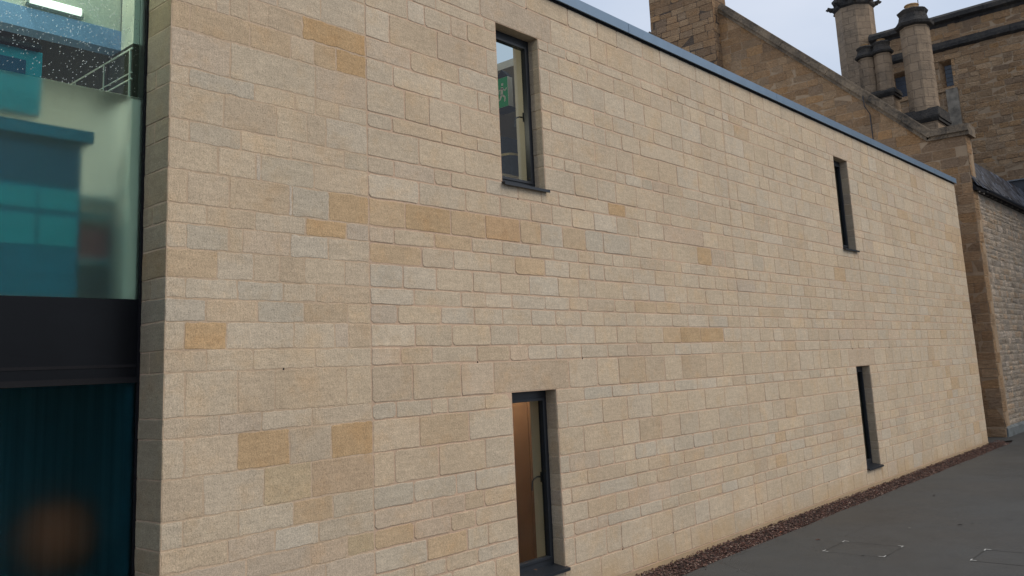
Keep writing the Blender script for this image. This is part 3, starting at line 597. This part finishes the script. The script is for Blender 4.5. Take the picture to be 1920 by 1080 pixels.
for a in ((0,.10,-.01,-.02,.05),(0,.08,.07,.03,.022),(.07,.03,.10,.07,.02),(0,.08,-.07,.05,.022),(-.07,.05,-.08,0,.02),(-.01,-.02,.06,-.08,.03),(.06,-.08,.05,-.15,.025),(-.01,-.02,-.05,-.10,.03),(-.05,-.10,-.12,-.11,.025),(.012,.125,.012,.165,.04)):
    bar(cyy-a[0]*k,czz+a[1]*k,cyy-a[2]*k,czz+a[3]*k,a[4]*k)
b.build('running_figure',[M['signwhite']],t)
b=MB(); b.box((sx-.02,sy0-.02,sz0-.05),(sx+.11,sy1,sz0-.006)); b.build('lower_housing',[M['rubber']],t)
b=MB(); b.prism([(sy0,sz1+.004),(sy1,sz1+.004),((sy0+sy1)/2,sz1+.10)],0,sx,sx+.09); b.build('hanger',[M['rubber']],t)
# bags on a shelf below it
t=thing('wide_shelf','cream shelf inside the upper left window carrying dark blue bags','shelf',(4.9,1.2,4.0))
b=MB(); b.box((4.3,.85,4.41),(5.6,1.7,4.45)); b.build('board',[M['plaster']],t)
for xx in (4.4,5.4):
    b=MB(); b.box((xx,1.0,3.0),(xx+.05,1.5,4.41)); b.build('leg',[M['plaster']],t)
def bag(c,sx_,sy_,h,label,band=False):
    t=thing('bag',label,'bag',c)
    m=MB(); pr=[]
    n0=7
    for i in range(n0+1):
        q=i/n0; z=c[2]+h*q; r_=1-.10*abs(q-.4)-.55*max(0,q-.8)
        pr.append((r_,z))
    seg=20; n=len(m.v)
    for (r_,z) in pr:
        for kk in range(seg):
            a=2*math.pi*kk/seg; ca,sa=math.cos(a),math.sin(a); e=lambda v: math.copysign(abs(v)**.5,v)
            m.v.append((c[0]+sx_*r_*e(ca)*(1+random.uniform(-.02,.02)),c[1]+sy_*r_*e(sa),z+random.uniform(-.005,.005)))
    for i in range(n0):
        for kk in range(seg): m.f.append((n+i*seg+kk,n+i*seg+(kk+1)%seg,n+(i+1)*seg+(kk+1)%seg,n+(i+1)*seg+kk)); m.c.append((1,1,1,0)); m.m.append(0)
    m.f.append(tuple(n+n0*seg+kk for kk in range(seg))); m.c.append((1,1,1,0)); m.m.append(0)
    m.build('bag_body',[M['navy']],t)
    if band:
        m=MB(); n=0
        for z in (c[2]+h*.86,c[2]+h*.95):
            for kk in range(seg):
                a=2*math.pi*kk/seg; ca,sa=math.cos(a),math.sin(a); e=lambda v: math.copysign(abs(v)**.5,v)
                m.v.append((c[0]+sx_*1.0*e(ca),c[1]+sy_*1.0*e(sa),z))
        for kk in range(seg): m.f.append((kk,(kk+1)%seg,seg+(kk+1)%seg,seg+kk)); m.c.append((1,1,1,0)); m.m.append(0)
        m.build('band',[M['yellowcream']],t)
    m=MB(); m.tube([(c[0]-.06,c[1],c[2]+h*.97),(c[0]-.05,c[1],c[2]+h*1.06),(c[0]+.05,c[1],c[2]+h*1.06),(c[0]+.06,c[1],c[2]+h*.97)],.012,6); m.build('grab_loop',[M['navy']],t)
bag((4.84,1.12,4.45),.26,.20,.32,'low dark blue bag with a cream band, inside the upper left window',True)
bag((5.06,1.42,4.45),.25,.18,.62,'tall dark blue bag standing behind the cream-banded one')
# brown cupboard in the lower room
t=thing('brown_cupboard','plain brown cupboard door seen through the lower left window','cupboard',(4.8,1.0,.04))
b=MB(); b.box((3.9,.95,.04),(5.5,1.4,2.5)); b.build('carcass',[M['brownpanel']],t); b=MB(); b.box((3.93,.93,.08),(4.68,.95,2.45)); b.box((4.70,.93,.08),(5.45,.95,2.45)); b.build('door',[M['brownpanel']],t)
# ------------------------------------------------------------ the old gabled hall
random.seed(21)
hall=thing('gabled_hall','old brown stone hall with stepped gable, coping, stack and clustered chimneys behind the extension','building',(21.62,3,0))
OP={'a':(0.496,0.315,0.178),'b':(0.443,0.281,0.160),'c':(0.550,0.363,0.213),'d':(0.470,0.322,0.202),'e':(0.524,0.315,0.160),'f':(0.389,0.261,0.164)}
def coursed(mb,T,u0,u1,v0,v1,poly,hmin,hmax,wmin,wmax,skip=(),**kw):
    v=v0
    while v<v1-.05:
        h=random.uniform(hmin,hmax)
        if v+h>v1-hmin*.6: h=v1-v
        uu=u0-random.uniform(0,wmin)
        while uu<u1:
            w_=random.uniform(wmin,wmax); a,b=max(uu,u0),min(uu+w_,u1)
            uu+=w_
            if b-a<.06: continue
            if poly:
                l0,l1=poly(a),poly(b)
                if max(l0,l1)<v: continue
                if min(l0,l1)<v+h:
                    cl=vary(OP[random.choice('aabbccdef')],.6,.12); n_=max(1,int((b-a)/.10)); kw2=dict(kw); kw2.update(gap=.0004,jit=.0,ch=.001,rc=.001,tilt=0,seg=1)
                    for i in range(n_):
                        p,q=a+(b-a)*i/n_,a+(b-a)*(i+1)/n_; t_=min(v+h,min(poly(p),poly(q))+.03)
                        if t_>v+.03: stone(mb,T,p,q,v+.004,t_,col=cl,**kw2)
                    continue
            if any(a<s1 and b>s0 and v<t1 and v+h>t0 for s0,s1,t0,t1 in skip):
                for s0,s1,t0,t1 in skip:
                    if v<t1 and v+h>t0 and a<s1 and b>s0:
                        if a<s0-.08: stone(mb,T,a,s0,v,v+h,col=vary(OP[random.choice('aabcde')],.6,.12),**kw)
                        if b>s1+.08: stone(mb,T,s1,b,v,v+h,col=vary(OP[random.choice('aabcde')],.6,.12),**kw)
                continue
            stone(mb,T,a,b,v,v+h,col=vary(OP[random.choice('aaabbccdef')],.6,.12),**kw)
        v+=h
GX=21.62
gz=lambda y: 7.80 if y<.92 else 7.80+(y-.92)*.957    # underside of the coping along the gable
TG=lambda u,v,h:(GX-h,u,v)
g=MB(); KW=dict(gap=.010,depth=.008,ch=.012,seg=.12,jit=.004,rc=.02,tilt=.004)
inside=lambda y: (gz(y) if y<8 else min(gz(8),13.3-(y-9.1)*.957))+.12
coursed(g,TG,-.05,9.6,.0,14.0,inside,.19,.30,.28,.66,**KW)
g.build('gable_stone',[M['oldstone']],hall)
g=MB()   # solid gable wall
prof=[(-.045,-.03),(-.045,7.82),(.92,7.82),(8.0,14.6),(16.9,6.3),(16.9,-.03)]
g.prism([(p[0],p[1]) for p in prof],0,GX+.0,GX+.55); g.build('gable_wall',[M['oldmortar']],hall)
# dressed corner facing the path
g=MB(); TQ=lambda u,v,h:(u,-.05-h,v); random.seed(4); z=0
while z<7.7:
    h=random.uniform(.24,.34); wq=random.choice((.22,.40)); stone(g,TQ,GX-.004,GX+wq,z,min(z+h,7.8),col=vary(OP[random.choice('acd')],.6,.1),**KW); z+=h
g.build('corner_stone',[M['oldstone']],hall)
# coping
cp=MB(); lo,hi=GX-.14,GX+.62
def seglen(y0,z0,y1,z1,n):
    for i in range(n):
        a,b=i/n,(i+1)/n; ya,yb=y0+(y1-y0)*a,y0+(y1-y0)*b; za,zb=z0+(z1-z0)*a,z0+(z1-z0)*b
        d=Vector((yb-ya,zb-za)).normalized(); e=.004; ya+=d.x*e; za+=d.y*e; yb-=d.x*e; zb-=d.y*e
        nrm=Vector((-d.y,d.x)); 
        if nrm.y<0: nrm=-nrm
        off=random.uniform(-.006,.006)
        for (x0,x1,h0,h1) in ((GX-.07,GX+.60,0,.10),(lo+off,hi,.10,.235),(lo+.05+off,hi-.04,.235,.30)):
            P=[(ya+nrm.x*h0,za+nrm.y*h0),(yb+nrm.x*h0,zb+nrm.y*h0),(yb+nrm.x*h1,zb+nrm.y*h1),(ya+nrm.x*h1,za+nrm.y*h1)]
            cp.prism(P,0,x0,x1)
seglen(.90,7.80,6.75,7.80+5.85*.957,9); seglen(-.16,7.78,.90,7.80,2); cp.build('coping',[M['coping']],hall)
cp=MB(); seglen(9.1,13.27,16.9,13.27-7.8*.957,6); cp.build('coping',[M['coping']],hall)
# stack rising from the gable apex
st=MB(); SX=21.24
random.seed(8)
TS=lambda u,v,h:(SX-h,u,v); coursed(st,TS,6.72,9.06,6.0,17.5,None,.19,.30,.28,.6,**KW)
TS2=lambda u,v,h:(u,6.72-h,v); coursed(st,TS2,SX-.004,22.14,6.0,17.5,None,.24,.34,.3,.6,**KW)
st.box((SX+.001,6.721,5.9),(22.14,9.06,17.5),(.17,.13,.10,.5)); st.build('stack',[M['oldstone']],hall)
b=MB(); b.tube([(SX-.1,9.08,13.25),(SX+.0,9.2,13.05),(SX-.02,9.3,12.9)],.05); b.build('coping_stub',[M['iron']],hall)
# hall roof and body
b=MB(); b.prism([(1.0,7.75),(8.0,14.35),(16.6,6.3),(16.6,6.2),(8.0,14.2),(1.0,7.55)],0,GX+.5,30.4); b.build('roof',[M['lead']],hall)
b=MB(); b.prism([(1.0,0),(1.0,7.5),(8.0,14.1),(16.5,6.2),(16.5,0)],0,GX+.5,30.4); b.build('hall_wall',[M['oldmortar']],hall)
# chimney shafts
def brickish():
    m,t,bb=nm('weathered_shaft_stone'); v=coords(t); se=t.nodes.new('ShaderNodeSeparateXYZ'); t.links.new(v,se.inputs[0])
    cb=t.nodes.new('ShaderNodeCombineXYZ'); t.links.new(math_(t,'ADD',math_(t,'MULTIPLY',se.outputs[1],1),math_(t,'MULTIPLY',se.outputs[0],-1)),cb.inputs[0]); t.links.new(se.outputs[2],cb.inputs[1])
    br=t.nodes.new('ShaderNodeTexBrick'); br.inputs['Scale'].default_value=1; br.inputs['Brick Width'].default_value=.42; br.inputs['Row Height'].default_value=.27; br.inputs['Mortar Size'].default_value=.008; br.inputs['Mortar Smooth'].default_value=.5
    br.inputs['Color1'].default_value=(.38,.275,.18,1); br.inputs['Color2'].default_value=(.31,.225,.148,1); br.inputs['Mortar'].default_value=(.20,.145,.10,1)
    t.links.new(cb.outputs[0],br.inputs['Vector'])
    n=noise(t,v,1.1,6,.7); n2=noise(t,v,5,6,.7,(1,1,5)); n3=noise(t,v,30,4,.7)
    c=mixc(t,mapr(t,n,.48,.72,0,.75),br.outputs[0],(.12,.098,.075)); c=mixc(t,mapr(t,n2,.60,.72,0,.5),c,(.42,.32,.22))
    t.links.new(c,bb.inputs['Base Color']); bb.inputs['Roughness'].default_value=.92
    h=math_(t,'ADD',math_(t,'MULTIPLY',n2,1.2),math_(t,'ADD',math_(t,'MULTIPLY',br.outputs['Fac'],-.5),math_(t,'MULTIPLY',n3,.4))); t.links.new(bump(t,h,.05),bb.inputs['Normal']); return m
M['shaft']=brickish()
def chimney(c,rad,z0,z1,cap,potz,square=True,rot=None):
    ch=MB(); prof=[(rad*1.02,z0),(rad*1.02,z0+.25),(rad,z0+.28)]; n=14
    for i in range(1,n+1): prof.append((rad*(1+random.uniform(-.006,.006)),z0+.28+(z1-z0-.28)*i/n))
    ch.lathe(prof,c,8,rot); o=ch.build('chimney_shaft',[M['shaft']],hall)
    cm=MB(); h=cap
    cm.lathe([(rad*1.02,z1-.02),(rad*1.30,z1+.02*h),(rad*1.36,z1+.16*h),(rad*1.22,z1+.22*h),(rad*1.02,z1+.42*h),(rad*.94,z1+.66*h),(rad*1.02,z1+.76*h),(rad*1.08,z1+.86*h),(rad*.9,z1+.94*h),(rad*.62,z1+1.0*h)],c,8,rot); cm.build('chimney_cap',[M['blackcrust']],o)
    pm=MB(); pm.lathe([(rad*.42,z1+.98*h),(rad*.46,z1+h+potz*.7),(rad*.52,z1+h+potz*.8),(rad*.50,z1+h+potz),(rad*.3,z1+h+potz)],c,12); pm.build('chimney_pot',[M['clay']],o)
    return o
random.seed(3)
CH=[((23.4, 1.34, 0), 0.41, 9.04, 11.68, 0.58, 0.14), ((23.4, 2.34, 0), 0.25, 9.95, 11.15, 0.4, 0.06), ((23.45, 2.84, 0), 0.25, 9.95, 11.15, 0.4, 0.05)]
for a in CH: chimney(*a)
# moulded plinths under the shafts
pl=MB()
def plinth(x0,x1,y0,y1,z0,z1,m2):
    m2.box((x0+.06,y0+.06,6.5),(x1-.06,y1-.06,z0),mi=0); m2.prism([(x0+.04,z0),(x0-.02,z0+.10),(x0-.02,z0+.16),(x0+.10,z1),(x1,z1),(x1,z0)],1,y0,y1,mi=1)
    m2.box((x0+.0,y0-.03,z0+.09),(x1,y1+.03,z0+.17),mi=1)
for a in [(22.93, 24.15, 0.87, 1.81, 8.68, 9.1), (23.099999999999998, 23.799999999999997, 2.04, 3.11, 9.75, 10.0)]: plinth(*a,pl)
pl.build('chimney_plinth',[M['shaft'],M['blackcrust']],hall)
b=MB(); b.tube([(GX-.16,2.42,9.41+.02),(GX-.17,2.42-.02,9.41-.28),(GX-.03,2.42-.1,9.41-.5),(GX-.025,2.42-.12,9.41-2.8)],.014,5); b.build('earthing_cable',[M['iron']],hall)
# ------------------------------------------------------------ tower
random.seed(31)
tw=thing('stone_tower','massive brown stone tower with octagonal stair turret and two slit windows behind the hall','tower',(30.5,0,0))
TX=30.5; TT=lambda u,v,h:(TX-h,u,v)
TWIN=[(2.13, 2.55, 11.66, 12.71), (3.75, 4.34, 11.66, 12.71)]
g=MB(); coursed(g,TT,-13,4.93,7.85,14.05,None,.17,.27,.25,.62,skip=[(y0,y1,z0,z1) for y0,y1,z0,z1 in TWIN],gap=.014,depth=.014,ch=.016,seg=.16,jit=.005,rc=.03,tilt=.007)
g.build('tower_stone',[M['oldstone']],tw)
g=MB(); ys=[-13,TWIN[0][0],TWIN[0][1],TWIN[1][0],TWIN[1][1],4.93]; zs_=[0,TWIN[0][2],TWIN[0][3],14.4]
for i in range(5):
    for j in range(3):
        if i in (1,3) and j==1: continue
        g.face([(TX,ys[i],zs_[j]),(TX,ys[i],zs_[j+1]),(TX,ys[i+1],zs_[j+1]),(TX,ys[i+1],zs_[j])])
g.face([(TX,4.93,0),(TX,4.93,14.4),(42,4.93,14.4),(42,4.93,0)]); g.face([(TX,-13,0),(42,-13,0),(42,-13,14.4),(TX,-13,14.4)]); g.face([(TX,-13,14.4),(42,-13,14.4),(42,4.93,14.4),(TX,4.93,14.4)]); g.face([(42,-13,0),(42,4.93,0),(42,4.93,14.4),(42,-13,14.4)])
g.build('tower_wall',[M['oldmortar']],tw)
for y0,y1,z0,z1 in TWIN:
    f_=MB(); d=.34; iy=.26*(y1-y0)
    P0=[(TX-.01,y0,z0),(TX-.01,y1,z0),(TX-.01,y1,z1),(TX-.01,y0,z1)]; P1=[(TX+d,y0+.04,z0+.16),(TX+d,y1-.10,z0+.16),(TX+d,y1-.10,z1-.10),(TX+d,y0+.04,z1-.10)]
    for i in range(4): f_.face([P0[i],P1[i],P1[(i+1)%4],P0[(i+1)%4]],vary(OP['c'],.5))
    f_.box((TX-.07,y0-.14,z0-.12),(TX+.05,y1+.14,z0-.005),vary(OP['c'],.5))
    o=f_.build('window',[M['oldstone']],tw)
    p=MB(); p.face([P1[0],P1[3],P1[2],P1[1]]); p.build('leaded_pane',[M['leaded']],o)
    for i in range(1,5):
        p=MB(); zc=z0+.16+(z1-z0-.26)*i/5; p.box((TX+d-.012,y0+.04,zc-.006),(TX+d-.002,y1-.10,zc+.006)); p.build('lead_bar',[M['lead']],o)
g=MB()
for i in range(22):
    y=-13+17.9*i/22; y2=-13+17.9*(i+1)/22-.008; o_=random.uniform(-.03,.03)
    g.prism([(TX-.22+o_,14.17),(TX-.22+o_,14.32),(TX-.05,14.46),(TX+.4,14.52),(TX+.4,14.0),(TX-.02,14.0),(TX-.06,14.10)],1,y,y2)
g.build('parapet_coping',[M['blackcrust']],tw)
g=MB()
for i in range(26):
    y=-13+17.9*i/26; y2=-13+17.9*(i+1)/26-.006; o_=random.uniform(-.03,.03)
    g.prism([(TX-.16+o_,13.14),(TX-.16+o_,13.26),(TX-.02,13.44),(TX+.1,13.44),(TX+.1,13.04),(TX-.03,13.07)],1,y,y2)
g.build('string_course',[M['blackcrust']],tw)
# rain-streaked pilaster strip under the slit window
b=MB(); b.box((TX-.10,2.01,7.9),(TX-.01,2.41,11.60)); b.build('pilaster_strip',[M['grime']],tw)
# stair turret
tt=MB(); tc_=(31.1,5.57,0); tr_=0.74
prof=[]; 
for i in range(30): prof.append((tr_*(1+random.uniform(-.004,.004)),7+i*(16.0-7)/29))
tt.lathe(prof,tc_,8); o=tt.build('stair_turret',[M['shaft']],tw)
cm=MB(); cm.lathe([(tr_*1.0,15.86),(tr_*1.12,15.93),(tr_*1.14,16.05),(tr_*1.02,16.12),(tr_*1.02,16.23),(tr_*1.10,16.30),(tr_*1.10,16.37),(tr_*.98,16.44)],tc_,8); 
for k in range(8):
    a=math.pi/8+k*math.pi/4; ca,sa=math.cos(a),math.sin(a)
    base=Vector((tc_[0]+ca*tr_*1.08,tc_[1]+sa*tr_*1.08,16.02)); d=Vector((ca,sa,0))
    cm.tube([base-d*.06,base+d*.08+Vector((0,0,.02)),base+d*.17+Vector((0,0,.08)),base+d*.20+Vector((0,0,.02)),base+d*.25+Vector((0,0,.06))],[.10,.095,.085,.06,.035],6)
    a2=a+math.pi/8; ca,sa=math.cos(a2),math.sin(a2); base=Vector((tc_[0]+ca*tr_*1.02,tc_[1]+sa*tr_*1.02,16.14)); d=Vector((ca,sa,0))
    cm.tube([base-d*.05,base+d*.05,base+d*.10],[.09,.08,.03],6)
cm.build('carved_collar',[M['blackcrust']],o)
cm=MB(); cm.lathe([(tr_*.97,16.3),(tr_*.97,20)],tc_,8); cm.build('turret_upper_stage',[M['shaft']],o)
# lead apron over the low roofs against the tower
b=MB(); 
P=[(1.3,7.88),(-13,7.88),(-13,0.2),(1.3,.2)]
b.prism(P,0,30.44,30.495); b.build('lead_apron',[M['lead']],tw)
b=MB(); b.box((30.38,-13,7.86),(30.49,1.0,7.90)); b.build('flashing_lip',[M['leadpale']],tw)
# aerial
b=MB(); b.tube([(24,1.30,11.33),(24,1.30,13.46)],.012,5); b.build('lightning_rod',[M['iron']],hall)
# ------------------------------------------------------------ rubble outbuilding
random.seed(41)
ob=thing('rubble_outbuilding','low pale rubble-stone building with slate roof squeezed between hall and tower','outbuilding',(23.8,0,0))
g=MB(); TRb=lambda u,v,h:(u,-.02-h,v); v=.24
while v<6.2:
    h=random.uniform(.10,.19); uu=GX+.22
    while uu<30.3:
        w_=random.uniform(.16,.5); tcol=random.choice([(.37,.30,.23),(.33,.275,.22),(.40,.33,.26),(.30,.25,.20),(.36,.27,.19)])
        stone(g,TRb,uu,min(uu+w_,30.4),v,v+h,gap=.020,depth=.010,ch=.014,seg=.07,jit=.010,rc=.03,col=vary(tuple(k*1.8 for k in tcol),1,.16),tilt=.003,lump=.008); uu+=w_
    v+=h
g.build('rubble_facing',[M['rubble']],ob)
b=MB(); b.box((GX+.1,-.02,-.02),(30.43,.3,6.35)); b.build('rubble_bed',[M['mortarpale']],ob)
b=MB(); b.box((GX+.06,-.10,-.02),(30.43,-.02,.20)); b.prism([(-.10,.20),(-.045,.25),(-.02,.25),(-.02,.20)],0,GX+.06,30.43); b.build('plinth',[M['plinth']],ob,bevel=.01)
# slates
g=MB(); random.seed(42)
ez,ey,sl=6.40,-.16,1.97
for rrow in range(9):
    yy=ey+rrow*.050; z=ez+rrow*.050*sl; x=GX+.02+(.11 if rrow%2 else 0)
    while x<30.3:
        w_=random.uniform(.18,.26); tl=random.uniform(-.012,.012); dz=random.uniform(-.012,.012)
        A=Vector((x,yy-.01,z+dz+.02)); d=Vector((0,.11,.11*sl)); e=Vector((w_-.006,-tl,tl*.3)); th=Vector((0,-.016,.006))
        P=[A,A+e,A+e+d,A+d]; cc=random.choice([(.035,.04,.052),(.055,.062,.08),(.025,.028,.036),(.10,.115,.145)])
        c4=vary(cc,.3,.2); Q=[p+th for p in P]
        g.face([tuple(p) for p in Q],c4); g.face([tuple(p) for p in P[::-1]],c4)
        for i in range(4): g.face([tuple(P[i]),tuple(P[(i+1)%4]),tuple(Q[(i+1)%4]),tuple(Q[i])],c4)
        x+=w_
g.build('slate_roof',[M['slate']],ob)
b=MB(); b.prism([(ey+.02,ez-.02),(.40,7.46),(.98,7.46),(.98,6.3),(ey+.02,ez-.10)],0,GX+.03,30.42); b.build('roof_deck',[M['rubber']],ob)
b=MB(); b.prism([(.255,7.20),(.385,7.50),(.47,7.50),(.47,7.47),(.41,7.47),(.275,7.19)],0,GX+.03,27.5); b.build('lead_flashing',[M['lead']],ob)
b=MB()
pts=[(ey-.07+.06*math.cos(a),ez-.03+.06*math.sin(a)) for a in [math.pi+i*math.pi/8 for i in range(9)]]
inn=[(ey-.07+.05*math.cos(a),ez-.03+.05*math.sin(a)) for a in [2*math.pi-i*math.pi/8 for i in range(9)]]
for i in range(8): b.prism([pts[i],pts[i+1],inn[7-i],inn[8-i]],0,22.5,30.4)
b.build('gutter',[M['iron']],ob)
for x in (21.9,22.35,22.8,23.25,23.7,24.3,24.9,25.6,26.3,27.0):
    b=MB(); b.prism([(ey+.02,ez-.05),(ey+.02,ez-.14),(.0,ez-.08),(.05,ez+.10)],0,x,x+.07); b.build('rafter_end',[M['rafter']],ob)
# ------------------------------------------------------------ marks and litter on the tarmac
pt=MB(); Zp=.004
def strip(x0,y0,x1,y1,w_,m,z=Zp):
    d=Vector((x1-x0,y1-y0)); n_=Vector((-d.y,d.x)).normalized()*w_/2; k=6
    A=[];B=[]
    for i in range(k+1):
        t_=i/k; j=random.uniform(.75,1.2); A.append((x0+d.x*t_+n_.x*j,y0+d.y*t_+n_.y*j,z)); B.append((x0+d.x*t_-n_.x*j,y0+d.y*t_-n_.y*j,z))
    for i in range(k): m.face([B[i],B[i+1],A[i+1],A[i]])
random.seed(12)
cov=MB()
sqs=[(7.19,7.83,-1.97,-1.28),(7.42,8.04,-3.45,-2.79)]
for i,(x0,x1,y0,y1) in enumerate(sqs):
    root=MB(); 
    for (a,b_,c,d) in ((x0,y0,x1,y0),(x1,y0,x1,y1),(x1,y1,x0,y1),(x0,y1,x0,y0)): strip(a,b_,c,d,.007 if i==0 else .012,root)
    o=root.build('utility_cover',[M['joint']],origin=((x0+x1)/2,(y0+y1)/2,.004)); tag(o,'square cover outline in the tarmac, '+('nearer the wall with four white corner marks' if i==0 else 'cut by the right picture edge with darker joint'),'cover','square covers set in the tarmac')
    for (cx_,cy_,sx_,sy_) in ((x0,y1,1,-1),(x1,y1,-1,-1),(x1,y0,-1,1),(x0,y0,1,1)):
        m_=MB(); strip(cx_-.012*sx_,cy_,cx_+.07*sx_,cy_+.004*sy_,.012,m_,.008); strip(cx_,cy_-.004*sy_,cx_+.003*sx_,cy_+.06*sy_,.012,m_,.0085); m_.build('corner_mark',[M['paint']],o)
LV=[(7.77,-.977,'small reddish leaf on the tarmac near the two covers',(.16,.05,.03),.035),(9.40,-2.17,'dark curled leaf lying alone on the open tarmac',(.02,.018,.015),.035),(9.53,-2.28,'smallest dark leaf right beside the curled one on the tarmac',(.02,.018,.015),.022),(8.94,-1.69,'pale scrap of leaf on the tarmac beyond the near cover',(.45,.42,.36),.02),
 (11.69,-1.20,'dark narrow leaf on the tarmac midway along the wall',(.025,.02,.018),.05),(5.9,-.47,'brown leaf on the gravel edge nearest the camera',(.10,.05,.03),.04),(8.0,-.40,'rust red leaf on the gravel strip before the far lower window',(.25,.07,.03),.045),(12.1,-.10,'orange leaf lying on gravel against the wall by the far lower window',(.30,.12,.04),.05),(13.0,-.30,'dark brown leaf on the far gravel strip past the far window',(.06,.035,.025),.06),(7.15,-1.75,'tiny black leaf lying between the four white corner marks',(.015,.014,.012),.02),(3.70,.06,'dry brown leaf on the lower left window sill',(.22,.10,.05),.022)]
random.seed(6)
for x,y,lb,cl,s_ in LV:
    z=.345 if y>.0 else (.012 if y>-.46 else .006)
    m_=MB(); a=random.uniform(0,6.28); n=6
    L_=[(-1,0,0),(-.4,.38,.10),(.35,.34,.12),(1,.05,.05),(.35,-.30,.14),(-.4,-.36,.08)]
    P=[(x+s_*(p[0]*math.cos(a)-p[1]*math.sin(a)),y+s_*(p[0]*math.sin(a)+p[1]*math.cos(a)),z+s_*p[2]*2) for p in L_]
    mid=(x,y,z+.002)
    for i in range(6): m_.face([P[i],P[(i+1)%6],mid],cl+(0,))
    o=m_.build('fallen_leaf',[M['gravel']],origin=(x,y,z)); tag(o,lb,'leaf','fallen leaves')
g=MB(); random.seed(91)
def grit(x,y,s_,c_):
    a=random.uniform(0,6); P=[(x+s_*math.cos(a+k*2.09)*random.uniform(.6,1.3),y+s_*math.sin(a+k*2.09)*random.uniform(.6,1.3),.002) for k in range(3)]; T_=(x,y,.002+s_*.6)
    for i in range(3): g.face([P[i],P[(i+1)%3],T_],c_+(0,))
for i in range(420):
    x=random.uniform(5.5,24); y=-.5-abs(random.gauss(0,1.6)); grit(x,y,random.uniform(.003,.008),random.choice([(.02,.018,.016),(.03,.025,.02),(.3,.28,.25),(.10,.06,.04),(.16,.14,.12)]))
o=g.build('tarmac_grit',[M['gravel']]); structure(o,'stuff')
b=MB(); P=[(-.06,0,.0),(.05,0,.0),(.075,0,.035),(.05,0,.045),(.02,0,.028)]
bx,by,bz=10.88,.10,6.46
b.prism([(bx+p[0],bz+p[2]) for p in P],1,by-.012,by+.012); o=b.build('dark_flap',[M['iron']],origin=(bx,by,bz)); tag(o,'tiny dark scrap poking up behind the metal roof edge','scrap')
